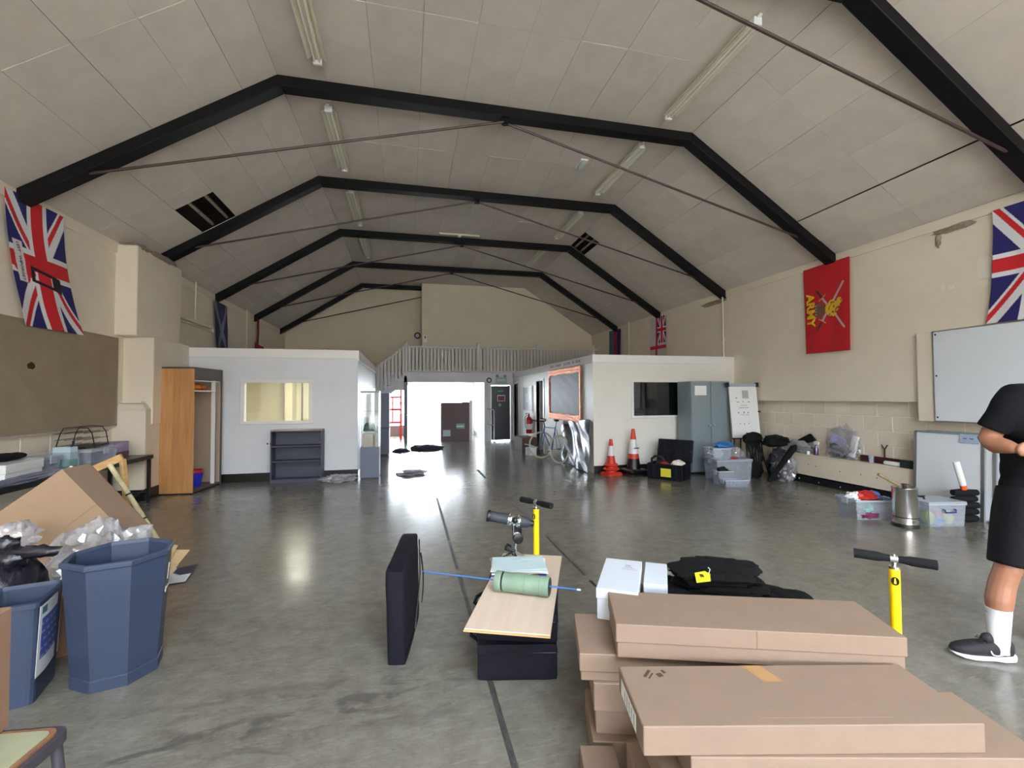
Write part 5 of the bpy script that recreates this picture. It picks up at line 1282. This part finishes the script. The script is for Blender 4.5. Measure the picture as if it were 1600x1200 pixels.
# rear stack
M['cardink'] = mat('black_stamp_ink', (70, 54, 44), .8)
GB = 'stacked brown cartons'
for i, (x, y, rz, z, h_, lab) in enumerate(((1.32, 1.83, -16, .0, .115, 'bottom carton of the rear stack, on the floor'), (1.35, 1.84, -19, .115, .115, 'second carton from the floor in the rear stack'), (1.33, 1.83, -17, .23, .115, 'third carton from the floor in the rear stack'))):
    lidded_box('brown_carton', lab, (x, y, z), rz, 1.08, .34, h_, h_, tape=-.2 if i == 1 else False)
lidded_box('brown_carton', 'fourth carton of the rear stack, its end showing under the white shoe boxes', (1.30, 1.86, .345), -17, 1.12, .36, .115, .075)
t = lidded_box('brown_carton', 'top carton of the rear stack, long flat lid in front of the black garments', (1.43, 1.755, .46), -19.0, 1.12, .325, .14, .075)
MB().box(-.002, .002, -.1635, -.1625, .065, .14).build('lid_dent', 'card_dark', t)
# front stack
for i, (x, y, rz, z, h_, lab) in enumerate(((1.34, 1.37, -10, .0, .105, 'bottom carton of the front stack, on the floor'), (1.30, 1.37, -15, .105, .105, 'second carton from the floor in the front stack'), (1.36, 1.36, -12, .21, .10, 'third carton from the floor in the front stack'))):
    lidded_box('brown_carton', lab, (x, y, z), rz, 1.06, .325, h_, h_)
lidded_box('brown_carton', 'carton under the nearest flat one, its scuffed corner sticking out by the shoe', (1.455, 1.335, .31), -13.5, 1.12, .325, .10, .10)
t = lidded_box('brown_carton', 'nearest flat brown carton with stamp and tape patch on its lid', (1.297, 1.385, .41), -12.6, 1.09, .325, .092, .092, tape=.02)
bpy.data.objects.remove([c for c in t.children if c.name.startswith('tape')][0])
MB().add([(-.07, .16, .0925), (.0, .16, .0925), (.035, .06, .0925), (-.035, .06, .0925)], [(0, 1, 2, 3)]).build('tape_patch', 'tape', t)
for (x, y, w, l, a) in ((-.45, .115, .012, .05, -35), (-.44, .10, .006, .04, -35), (-.405, .105, .022, .022, 20), (-.385, .125, .012, .02, 20)): MB().box(-w / 2, w / 2, -l / 2, l / 2, .0921, .0926, Matrix.Translation((x, y, 0)) @ Matrix.Rotation(R(a), 4, 'Z')).build('stamp_mark', 'cardink', t)
sh_ = MB().box(-.5465, -.5455, -.08, .12, .012, .07).build('shipping_label', 'paper', t)
for k in range(5): MB().box(-.5470, -.5465, -.06 + .03 * k, -.05 + .03 * k, .02, .06).build('label_bar', 'markgrey', sh_)
MB().box(-.15, .28, -.128, -.1265, .0921, .0925).build('lid_crease', mat('pale_crease', (152, 130, 112), .8), t)
t = lidded_box('brown_carton', 'low carton at the floor beside the foot of the stacks', (.72, 1.63, 0), -14, .14, .32, .12, .12)
for (x, y, w, l) in ((.0, -.02, .05, .012), (.01, -.04, .035, .008)): MB().box(x, x + w, y, y + l, .1201, .1206).build('stamp_mark', 'cardink', t)
# white shoe boxes
M['shoebox'] = mat('white_shoebox_card', (202, 208, 220), .5)
def shoebox(label, loc, rz, w=.20, d=.34, h=.12):
    t = thing('shoe_box', label, 'shoe box', loc, rz, 'white shoe boxes')
    MB().box(-w / 2 + .004, w / 2 - .004, -d / 2 + .004, d / 2 - .004, 0, h - .01).build('tray', 'shoebox', t, bevel=.003, seg=1)
    MB().box(-w / 2, w / 2, -d / 2, d / 2, h - .05, h).build('lid', 'shoebox', t, bevel=.003, seg=1); return t
# a low carton carries the shoe boxes behind the rear stack
lidded_box('brown_carton', 'carton behind the rear stack that carries the white shoe boxes', (1.20, 2.37, 0), -19, .30, .22, .46, .46)
t = shoebox('front white shoe box with a small grey logo on its lid', (1.10, 2.25, .461), -31, .20, .44, .15)
for (x, y, w, l) in ((.0, .08, .07, .008), (.01, .10, .045, .012), (.015, .12, .03, .02), (-.005, .065, .09, .004)): MB().box(x, x + w, y, y + l, .1501, .1505).build('logo_mark', 'markgrey', t)
shoebox('lower white shoe box peeking out behind the front one', (1.34, 2.31, .461), -31, .12, .32, .11)

# black garments in a heap
gm = thing('garment_heap', 'heap of folded black garments with a yellow tag', 'clothes', (1.78, 2.34, 0), -16)
M['blackcloth'] = mat('black_jersey', (12, 12, 14), .9, spec=.2, var=.2, vscale=10, bump=.35, bscale=70)
def fold(i, x, y, z, w, d, h, a, seed):
    def fn(u, v):
        th = 2 * math.pi * u; ph = math.pi * v
        k = 1 + .20 * mnoise.noise(Vector((math.cos(th) * 2 + seed, math.sin(th) * 2, v * 3 + seed))) + .10 * mnoise.noise(Vector((math.cos(th) * 6 + seed, math.sin(th) * 6, v * 8)))
        e = .55
        cx = math.copysign(abs(math.cos(th)) ** e, math.cos(th)); sy = math.copysign(abs(math.sin(th)) ** e, math.sin(th)); s = math.sin(ph) ** .5
        p = Vector((w * cx * s * k, d * sy * s * k, -h * math.cos(ph) * k))
        p = Matrix.Rotation(R(a), 3, 'Z') @ p
        return Vector((x, y, max(z + p.z, .001)))  + Vector((p.x, p.y, 0))
    return MB().grid(fn, 44, 18, closed_u=True).build('folded_garment', 'blackcloth', gm, smooth=50)
fold(0, .04, 0, .08, .36, .24, .08, 4, 1); fold(1, .02, .0, .20, .35, .23, .07, -6, 5); fold(2, .05, .01, .30, .34, .22, .05, 8, 9)
for k in range(6): fold(3 + k, -.04 + .03 * math.sin(k * 2.3), .02 * math.cos(k * 1.7), .365 + .034 * k, .31 - .02 * k, .20 - .012 * k, .024, -8 + 9 * math.sin(k * 1.9), 30 + 7 * k)
fold(9, .22, -.05, .40, .22, .16, .055, -30, 21); fold(10, .30, -.06, .28, .22, .18, .08, -20, 25); fold(11, .02, .05, .545, .20, .10, .03, -14, 71)
tg = MB().add([(0, 0, 0), (.075, .0, .01), (.09, .05, .03), (.07, .075, .035), (.01, .06, .03)], [(0, 1, 2, 3, 4)]).build('yellow_tag', mat('yellow_paper_tag', (228, 226, 40), .5), gm); tg.location = (-.20, -.17, .53); tg.modifiers.new('thickness', 'SOLIDIFY').thickness = .002
MB().box(.028, .048, .02, .045, .021, .0225, Matrix.Rotation(R(12), 4, 'X')).build('tag_mark', 'cardink', tg)
MB().tube([(.085, .055, .03), (.10, .075, .045), (.095, .09, .05)], .002, 6).build('tag_string', 'paper', tg)
MB().ball((-.26, .06, .49), (.035, .012, .012), 12, 8, seed=3, amp=.5).build('white_label', 'paper', gm)

# T-handled yellow pumps
def pump(label, loc, rz, h=.76):
    t = thing('track_pump', label, 'pump', loc, rz, 'yellow pumps with black handles')
    MB().cyl((0, 0, .03), (0, 0, h - .045), .0225, seg=20).build('barrel', 'yellow', t, smooth=40)
    MB().cyl((0, 0, h - .045), (0, 0, h - .035), .024, seg=20).cyl((0, 0, h - .035), (0, 0, h - .015), .010, seg=12).build('collar', 'chrome', t, smooth=40)
    for s in (-1, 1): MB().tube([(s * .015, 0, h), (s * .04, 0, h), (s * .06, 0, h), (s * .155, 0, h)], [.016, .018, .0225, .0225], 16).build('grip', 'foam', t, smooth=50)
    MB().cyl((-.02, 0, h), (.02, 0, h), .015, seg=12).cyl((0, 0, h + .012), (0, 0, h + .022), .006, seg=8).build('handle_core', 'alu', t)
    MB().box(-.11, .11, -.035, .035, 0, .02).cyl((0, 0, .02), (0, 0, .05), .03, seg=16).build('foot_base', 'black', t, bevel=.006, seg=1)
    b = MB().lathe([(0, .0), (.016, .0)], 16, Matrix.Translation((0, -.0232, h - .10)) @ Matrix.Rotation(R(90), 4, 'X') @ Matrix.Scale(1.25, 4, (0, 1, 0)))
    bd_ = b.build('badge', 'black', t)
    MB().add([(-.005, -.0237, h - .112), (.005, -.0237, h - .112), (.002, -.0237, h - .086), (-.002, -.0237, h - .086)], [(0, 1, 2, 3)]).build('badge_mark', 'yellow', bd_)
    return t
pump('nearer yellow pump with black T handle, behind the top carton', (2.288, 1.755, 0), -47)
pump('farther yellow pump with black T handle, behind the plywood board', (.935, 3.30, 0), -60)

# standing black bag
sb = thing('flat_black_bag', 'flat black nylon bag standing on its edge by itself', 'bag', (-.02, 3.03, 0), -10)
def pillow_box(b, x0, x1, y0, y1, z0, z1, bul=.01, mtx=None):
    """soft-sided box: faces bulge and edges round off"""
    def face(fn, n):
        pass
    N = 8
    verts = {}; faces = []
    vs = []
    def idx(p):
        k = tuple(round(c, 5) for c in p)
        if k not in verts: verts[k] = len(vs); vs.append(p)
        return verts[k]
    L_ = (x1 - x0, y1 - y0, z1 - z0); o = (x0, y0, z0)
    for ax in range(3):
        a, c = [i for i in range(3) if i != ax]
        for side in (0, 1):
            for i in range(N):
                for j in range(N):
                    q = []
                    for (di, dj) in ((0, 0), (1, 0), (1, 1), (0, 1)):
                        t3 = [0, 0, 0]; t3[ax] = side; t3[a] = (i + di) / N; t3[c] = (j + dj) / N
                        q.append(idx(tuple(t3)))
                    faces.append(tuple(q))
    out = []
    for t3 in vs:
        p = Vector([o[i] + L_[i] * t3[i] for i in range(3)])
        ctr = Vector([o[i] + L_[i] / 2 for i in range(3)])
        for i in range(3):
            j, k = [m for m in range(3) if m != i]
            w = math.sin(math.pi * t3[j]) * math.sin(math.pi * t3[k])
            if t3[i] in (0, 1): p[i] += (1 if t3[i] else -1) * bul * w
        edge = sum(1 for i in range(3) if t3[i] in (0, 1))
        if edge >= 2: p = p + (ctr - p).normalized() * (.006 if edge == 2 else .012)
        p += Vector((mnoise.noise(p * 7), mnoise.noise(p * 7 + Vector((9, 0, 0))), 0)) * .004
        out.append(tuple(p))
    return b.add(out, faces, mtx)
tilt = Matrix.Rotation(R(7), 4, 'X')
pillow_box(MB(), -.045, .058, -.27, .26, .008, .60, .012, tilt @ Matrix.Identity(4)).build('body', 'navy', sb, smooth=60)
MB().tube([(.062, -.26, .05), (.066, .02, .06), (.064, .25, .32), (.062, .22, .57)], .004, 6).build('piping', 'black', sb)
for s in (-1, 1): MB().grid(lambda u, v: (s * (.082 + .014 * math.sin(v * 3)) + .006, .08 + .035 * u + .05 * v, .52 - .34 * v), 3, 10).build('carry_strap', 'black', sb, fix=False).modifiers.new('thickness', 'SOLIDIFY').thickness = .004

# two black cases stacked under a plywood board
for i, (x, y, rz, z, h_, w, lab) in enumerate(((.665, 2.83, -12, 0, .195, .44, 'lower black nylon case under the plywood board, on the floor'), (.70, 2.83, -18, .204, .150, .45, 'upper black nylon case directly under the plywood board'))):
    t = thing('nylon_case', lab, 'case', (x, y, z), rz, 'black nylon cases')
    pillow_box(MB(), -w / 2, w / 2, -.38, .40, .002, h_, .008).build('body', 'navy', t, smooth=60)
    MB().tube([(-w / 2 + .01, -.384, h_ * .78), (w / 2 - .01, -.384, h_ * .78)], .003, 6).tube([(w / 2 + .002, -.38, h_ * .78), (w / 2 + .002, .39, h_ * .78)], .003, 6).build('zip', 'black', t)
    MB().tube([(-w / 2 - .005, -.14, h_ * .5), (-w / 2 - .05, -.12, h_ * .6), (-w / 2 - .055, -.02, h_ * .55), (-w / 2 - .05, .06, h_ * .4), (-w / 2 - .005, .08, h_ * .5)], .011, 8).build('side_handle', 'webbing', t, smooth=50)
pb_ = thing('plywood_board', 'pale plywood board lying on the black cases', 'board', (.70, 2.785, .372), -22)
MB().box(-.22, .215, -.57, .55, 0, .007).build('face_sheet', 'ply', pb_); MB().box(-.225, .215, -.575, .55, -.009, -.001).build('lower_sheet', 'pine', pb_)
PZ = .380
gt = thing('green_tube', 'grey-green mortar-like tube with black band lying on the plywood', 'tube', (.668, 2.663, PZ + .058), 0)
M['sage'] = mat('scuffed_sage_paint', (128, 152, 134), .55, rgb2=(108, 132, 116), vscale=9)
d = Vector((.88, -.50, 0)).normalized()
def along(t_): return d * (t_ - .165)
MB().cyl(along(.05), along(.33), .055, seg=28).build('tube_body', 'sage', gt, bevel=.002, seg=1, smooth=40)
MB().cyl(along(.0), along(.043), .058, seg=28).build('end_cap', 'sage', gt, bevel=.004, smooth=40); MB().cyl(along(.042), along(.052), .056, seg=28).build('black_band', 'black', gt, smooth=40)
MB().cyl(along(.185), along(.187), .0555, seg=28).cyl(along(.275), along(.277), .0555, seg=28).build('seam', mat('dark_sage', (96, 112, 100), .6), gt, smooth=40)
MB().lathe([(0, 0), (.05, 0)], 20, Matrix.Translation(along(.3305)) @ d.to_track_quat('Z', 'Y').to_matrix().to_4x4()).build('end_disc', mat('dark_sage_end', (96, 108, 96), .6), gt)
rd_ = thing('blue_rod', 'thin blue rod with white tip running through the green tube', 'rod', (.668, 2.663, PZ + .060))
ra, rb = d * -.66, d * .325
M['bluerod'] = mat('blue_fibre_rod', (58, 116, 190), .35)
MB().cyl(ra, rb, .0045, seg=10).build('shaft', 'bluerod', rd_, smooth=40); MB().cyl(rb, rb + (rb - ra).normalized() * .022, .0055, seg=10).build('tip', 'paper', rd_, smooth=40)
for i, (m_, z, rz, w, lab) in enumerate(((mat('royal_blue_folder', (58, 66, 150), .5), 0, -14, .36, 'royal blue folder under the loose papers'), ('paper', .013, -10, .37, 'lower sheaf of white papers on the plywood'), ('paper', .026, -16, .36, 'middle sheaf of pale papers on the plywood'), ('bluepaper', .037, -8, .35, 'top pale wallet of papers on the plywood'))):
    o = MB().grid(lambda u, v: ((u - .5) * w, (v - .5) * .25, .004 + .006 * abs(mnoise.noise(Vector((u * 3, v * 3, i * 5))))), 14, 10).build('paper_sheaf' if i else 'folder', m_, None); o.modifiers.new('thickness', 'SOLIDIFY').thickness = .006
    o.location = (.735, 3.03, PZ + .004 + z); o.rotation_euler = (0, 0, R(rz)); tag(o, lab, 'papers', 'papers on the plywood board')
ba = thing('plywood_offcut', 'small wooden offcut under the papers beside the folder', 'offcut', (.77, 2.90, PZ), -30)
MB().box(-.06, .06, -.03, .03, .0, .012).build('block', 'card_dark', ba, bevel=.002, seg=1); MB().cyl((.03, -.005, .012), (.03, -.005, .014), .008, seg=10).build('hole', 'black', ba)
# spotting scope on a small clamp stand
sc_ = thing('spotting_scope', 'black spotting scope on a chrome clamp stand', 'telescope', (.765, 3.20, PZ + .012), 0)
ax = Vector((.275, -.05, -.055)).normalized(); cc = Vector((-.03, -.06, .29))
def on(t_): return cc + ax * t_
M['scope'] = mat('charcoal_scope_rubber', (46, 50, 60), .6)
MB().cyl(on(-.185), on(-.05), .036, seg=24).build('front_barrel', 'scope', sc_, bevel=.003, smooth=40); MB().cyl(on(-.20), on(-.175), .041, seg=24).build('objective_ring', 'black', sc_, bevel=.004, smooth=40)
MB().cyl(on(-.05), on(.045), .028, seg=24).build('mid_barrel', 'chrome', sc_, smooth=40)
MB().tube([on(.03), on(.05), on(.09), on(.11)], [.038, .04, .034, .024], 22).build('rear_body', 'scope', sc_, smooth=40); MB().cyl(on(.105), on(.135), .021, seg=20).build('eyepiece', 'black', sc_, bevel=.003, smooth=40)
for t_ in (-.04, .02): MB().cyl(on(t_), on(t_ + .018), .042, seg=20).build('clamp_ring', 'chrome', sc_, bevel=.003, smooth=40)
MB().ball(on(-.01) + Vector((0, -.045, .01)), .022, 14, 9).build('lock_knob', 'black', sc_, smooth=60)
MB().cyl((-.02, 0, 0), (-.015, -.03, .15), .009, seg=12).build('stand_post', 'chrome', sc_, smooth=40)
MB().box(-.04, .02, -.06, -.02, .14, .26).cyl((-.035, -.045, .15), (-.035, -.045, .26), .014, seg=12).build('clamp_block', 'chrome', sc_, bevel=.006)
MB().cyl((-.01, -.085, .165), (-.01, -.045, .165), .036, seg=20).build('tension_knob', 'black', sc_, bevel=.005, smooth=40)
MB().cyl((-.075, -.02, .085), (-.02, -.02, .06), .012, seg=12).cyl((-.085, -.02, .10), (-.06, -.02, .085), .027, seg=10).build('side_knob', 'black', sc_, bevel=.004)
MB().tube([(-.02, 0, .055), (-.10, .05, .0)], .008).tube([(-.02, 0, .055), (.06, .04, .0)], .008).tube([(-.02, 0, .055), (-.01, -.09, .0)], .008).build('feet', 'chrome', sc_, smooth=40)
MB().cyl((-.02, 0, .03), (-.02, 0, .07), .02, seg=14).build('collar', 'chrome', sc_, smooth=40)
ob2 = MB().bar((-.09, 0, 0), (.08, -.02, 0), .03, .014).build('wood_strip', 'card_dark', None, bevel=.002, seg=1); ob2.location = (.66, 3.24, PZ + .009); tag(ob2, 'dark wooden strip on the plywood beneath the scope stand', 'wood strip')
# ================================================================== the person at the edge of the view
M['skin'] = mat('tanned_skin', (158, 108, 84), .5, var=.06, vscale=9)
M['tee'] = mat('black_cotton', (11, 11, 15), .9, spec=.2, bump=.15, bscale=90)
M['shorts'] = mat('black_sports_shorts', (11, 11, 16), .75, spec=.2, bump=.15, bscale=60)
M['sock'] = mat('white_ribbed_sock', (232, 234, 238), .8, bump=.2, bscale=140)
M['hair'] = mat('short_dark_hair', (40, 30, 24), .8, bump=.4, bscale=160)
pe = thing('person', 'person in black T-shirt and shorts with white sock, hands around a phone', 'person', (3.64, 2.0, 0))
def remeshed(b, name, m, parent, voxel, smooth_it=4, factor=.5):
    o = b.build(name, m, parent, fix=True)
    r = o.modifiers.new('skin', 'REMESH'); r.mode = 'VOXEL'; r.voxel_size = voxel; r.use_smooth_shade = True
    s = o.modifiers.new('relax', 'SMOOTH'); s.iterations = smooth_it; s.factor = factor
    dg = bpy.context.evaluated_depsgraph_get(); me = bpy.data.meshes.new_from_object(o.evaluated_get(dg))
    o.modifiers.clear(); old = o.data; o.data = me; bpy.data.meshes.remove(old)
    me.materials.clear(); me.materials.append(M[m])
    for p in me.polygons: p.use_smooth = True
    return o
def limb(b, pts, seg=14):
    """pts: (x, y, z, r); rounded tapered chain"""
    P = [Vector(p[:3]) for p in pts]; rs = [p[3] for p in pts]
    out = []; ro = []
    for i in range(len(P) - 1):
        for k in range(6):
            t = k / 6; out.append(P[i].lerp(P[i + 1], t)); ro.append(rs[i] + (rs[i + 1] - rs[i]) * t)
    out.append(P[-1]); ro.append(rs[-1])
    b.tube(out, ro, seg)
    b.ball(P[0], rs[0] * .98, 14, 8); b.ball(P[-1], rs[-1] * .98, 14, 8)
    return b
b = MB()
# torso, neck, head
limb(b, [(0, 0, .96, .125), (0, .005, 1.10, .125), (0, .01, 1.26, .14), (0, .02, 1.42, .145), (0, .02, 1.52, .10)], 20)
b.ball((0, .015, 1.38), (.185, .115, .17), 22, 14); b.ball((0, 0, 1.02), (.165, .115, .13), 20, 12)
limb(b, [(0, .02, 1.52, .075), (0, .005, 1.66, .056)])
b.ball((0, -.015, 1.80), (.076, .095, .115), 22, 16); b.ball((0, -.045, 1.735), (.055, .062, .055), 16, 10)
b.ball((0, -.112, 1.775), (.014, .02, .022), 10, 8); b.ball((0, -.103, 1.80), (.011, .014, .03), 10, 8)        # nose
for s in (-1, 1): b.ball((s * .077, -.005, 1.785), (.012, .022, .034), 10, 8)                                     # ears
b.ball((0, -.100, 1.735), (.026, .010, .010), 10, 6)                                                              # mouth
for s in (-1, 1): b.ball((s * .032, -.098, 1.825), (.024, .012, .008), 10, 6)                                     # brows
# legs: weight on both feet, the nearer foot turned outwards
limb(b, [(-.10, .0, .94, .105), (-.16, -.01, .74, .088), (-.215, -.01, .54, .062), (-.225, .01, .43, .063), (-.24, .012, .34, .064), (-.262, .01, .18, .044), (-.272, .005, .09, .038)])
b.ball((-.217, -.045, .53), (.045, .03, .05), 12, 8)
limb(b, [(.10, .0, .94, .105), (.13, -.02, .74, .088), (.15, -.03, .54, .062), (.155, .0, .42, .064), (.16, .02, .18, .044), (.16, .02, .09, .038)])
limb(b, [(-.27, .003, .07, .034), (-.31, .03, .055, .028)]); limb(b, [(.16, .02, .07, .034), (.165, -.04, .055, .028)])
# arms: elbows out, forearms across the belly
limb(b, [(-.175, .02, 1.54, .068), (-.215, .05, 1.42, .058), (-.236, .10, 1.275, .050), (-.25, .05, 1.245, .052), (-.268, -.01, 1.24, .043), (-.28, -.045, 1.235, .033)])
limb(b, [(.175, .02, 1.54, .068), (.235, .02, 1.42, .058), (.27, .0, 1.275, .048), (.19, -.08, 1.25, .048), (.06, -.14, 1.245, .038), (-.08, -.165, 1.24, .030)])
# hands: palm, four curled fingers and thumb on each, closed on the phone
def hand(s, cx, cy, cz):
    b.ball((cx, cy, cz), (.042, .022, .040), 14, 10)
    for k, (dz, ln) in enumerate(((.030, .92), (.011, 1.0), (-.009, .95), (-.028, .78))):
        x0 = cx - s * .03; d = -s
        limb(b, [(x0 + d * .0, cy - .012, cz + dz, .0095), (x0 + d * .036 * ln, cy - .022, cz + dz * 1.02, .0088), (x0 + d * .062 * ln, cy - .012, cz + dz, .0080), (x0 + d * .074 * ln, cy + .008, cz + dz * .98, .0070)], 8)
    limb(b, [(cx + s * .005, cy - .005, cz + .032, .012), (cx - s * .018, cy - .022, cz + .058, .0105), (cx - s * .045, cy - .026, cz + .070, .0085)], 8)
hand(-1, -.272, -.085, 1.23); hand(1, -.125, -.165, 1.24)
body = remeshed(b, 'body', 'skin', pe, .0065, 3)
# clothes
b = MB()
limb(b, [(0, .0, .90, .145), (0, .005, 1.10, .145), (0, .01, 1.26, .155), (0, .02, 1.42, .155), (0, .02, 1.53, .09)], 22)
b.ball((0, .015, 1.38), (.205, .135, .18), 24, 16); b.ball((0, .005, 1.10), (.18, .14, .20), 22, 14); b.ball((0, .0, .99), (.19, .145, .14), 22, 14)
for s in (-1, 1):
    b.tube([(s * .10, .02, 1.555), (s * .165, .02, 1.545), (s * .20, .03, 1.49), (s * .215, .05 if s < 0 else .02, 1.42), (s * .235, .085 if s < 0 else .016, 1.335)], [.065, .082, .080, .076, .076], 18)
    b.ball((s * .15, .02, 1.53), (.085, .075, .075), 16, 10)
remeshed(b, 't_shirt', 'tee', pe, .009, 3)
b = MB()
b.ball((0, .0, .94), (.182, .14, .14), 22, 14)
b.tube([(-.095, 0, .98), (-.125, -.005, .84), (-.165, -.01, .70), (-.19, -.012, .545)], [.12, .125, .115, .108], 20); b.tube([(.095, 0, .98), (.115, -.01, .84), (.13, -.02, .70), (.145, -.025, .545)], [.12, .125, .115, .108], 20)
remeshed(b, 'shorts', 'shorts', pe, .009, 2)
for (ax_, ay, bx_, by) in ((-.248, .012, -.272, .002), (.16, .01, .16, .02)):
    sk_ = MB().tube([(ax_, ay, .295), (ax_, ay, .285), ((ax_ + bx_) / 2, (ay + by) / 2, .2), (bx_, by, .13), (bx_, by, .05)], [.059, .058, .053, .048, .047], 22).build('sock', 'sock', pe, smooth=60)
    MB().tube([(ax_, ay, .270), (ax_, ay, .266)], [.0592, .0590], 22, caps=False).build('cuff_line', mat('grey_sock_line', (150, 152, 160), .8), sk_)
M['shoe'] = mat('black_knit_shoe', (26, 26, 32), .7, bump=.3, bscale=200); M['sole'] = mat('white_foam_sole', (228, 228, 236), .55)
def shoe(loc, ang):
    t = bpy.data.objects.new('shoe', None); COL.objects.link(t); t.parent = pe; t.location = loc; t.rotation_euler = (0, 0, R(ang))
    # heel at x = 0, toe at x = .295
    prof = [(0.0, .018, .055, .11), (.012, .030, .02, .122), (.05, .038, .0, .116), (.09, .040, .0, .112), (.13, .043, .0, .110), (.17, .047, .0, .104), (.21, .050, .0, .092), (.25, .046, .004, .080), (.28, .034, .012, .068), (.297, .016, .022, .052)]
    def ringp(x, w, z0_, z1_, n=18):
        out = []
        for k in range(n):
            a = 2 * math.pi * k / n; c, s = math.cos(a), math.sin(a)
            out.append((x, w * math.copysign(abs(c) ** .7, c), (z0_ + z1_) / 2 + (z1_ - z0_) / 2 * math.copysign(abs(s) ** .75, s)))
        return out
    up_ = MB().loft([ringp(x, w * .96, .022 + z0_ * .4, z1_) for x, w, z0_, z1_ in prof]).build('upper', 'shoe', t, smooth=60)
    sole_prof = [(-.012, .014, .012, .045), (.0, .028, .004, .050), (.05, .040, .0, .044), (.10, .041, .004, .036), (.15, .045, .0, .030), (.20, .050, .0, .028), (.245, .046, .004, .028), (.28, .030, .014, .032), (.296, .010, .024, .034)]
    MB().loft([ringp(x, w * 1.04, z0_, z1_) for x, w, z0_, z1_ in sole_prof]).build('sole', 'sole', t, smooth=60)
    tg_ = MB().ball((.115, 0, .120), (.035, .026, .034), 14, 9).build('tongue', 'shoe', t, smooth=60)
    for k in range(4):
        x = .13 + .022 * k; z = .116 - .007 * k
        MB().tube([(x, -.032, z - .012), (x, 0, z + .004), (x + .004, .032, z - .012)], .0028, 6).build('lace', 'black', t)
    MB().tube([(.13, .0, .115), (.155, -.02, .125), (.16, -.03, .11), (.135, -.01, .112)], .0026, 6).tube([(.13, .0, .115), (.15, .022, .128), (.17, .025, .112), (.14, .01, .112)], .0026, 6).build('lace_bow', 'black', t)
    # pale tick mark on both flanks
    for s in (-1, 1):
        pts = [(.125, .072), (.118, .058), (.112, .050), (.100, .048), (.075, .053), (.04, .064), (.072, .047), (.098, .042), (.115, .043), (.124, .052), (.129, .066)]
        MB().add([(x, s * (.0445 if x > .09 else .0425), z) for x, z in pts], [tuple(range(len(pts)))]).build('flank_mark', mat('silver_print', (206, 206, 212), .4), t)
shoe((-.222, -.032, 0), 151); shoe((.155, .09, 0), -83)
ph = MB().box(-.035, .032, -.012, -.004, -.07, .075, Matrix.Translation((-.20, -.135, 1.25)) @ Matrix.Rotation(R(-35), 4, 'X')).build('phone_body', 'black', None, bevel=.003, seg=1)
pht = thing('mobile_phone', 'dark mobile phone held in the person\'s hands', 'phone', (3.64, 2.0, 0))
ph.parent = pht; MB().box(-.031, .028, -.0035, -.003, -.064, .069, Matrix.Translation((-.20, -.135, 1.25)) @ Matrix.Rotation(R(-35), 4, 'X')).build('phone_screen', mat('dim_phone_screen', (40, 46, 60), .1), pht)
hr = MB().ball((0, -.0, 1.825), (.083, .096, .10), 24, 14, seed=2, amp=.02)
hr.v = [(x, y, max(z, 1.80 + max(0, -y - .0) * .62)) for x, y, z in hr.v]
hr.build('hair', 'hair', pe, smooth=60)
for s in (-1, 1):
    e = MB().ball((s * .031, -.096, 1.805), (.013, .009, .009), 12, 8).build('eye', 'paper', pe, smooth=60); MB().ball((s * .031, -.1035, 1.805), (.0055, .003, .0055), 10, 6).build('iris', 'hair', e)
# weight over the far leg: the figure leans away above the knees
for o in [c for c in pe.children_recursive if c.type == 'MESH' and c.parent.name.startswith(('person', 'eye'))] + list(pht.children):
    for v in o.data.vertices:
        if v.co.z > .35: v.co.x += .105 * (v.co.z - .35) + .28 * max(0, v.co.z - 1.56)
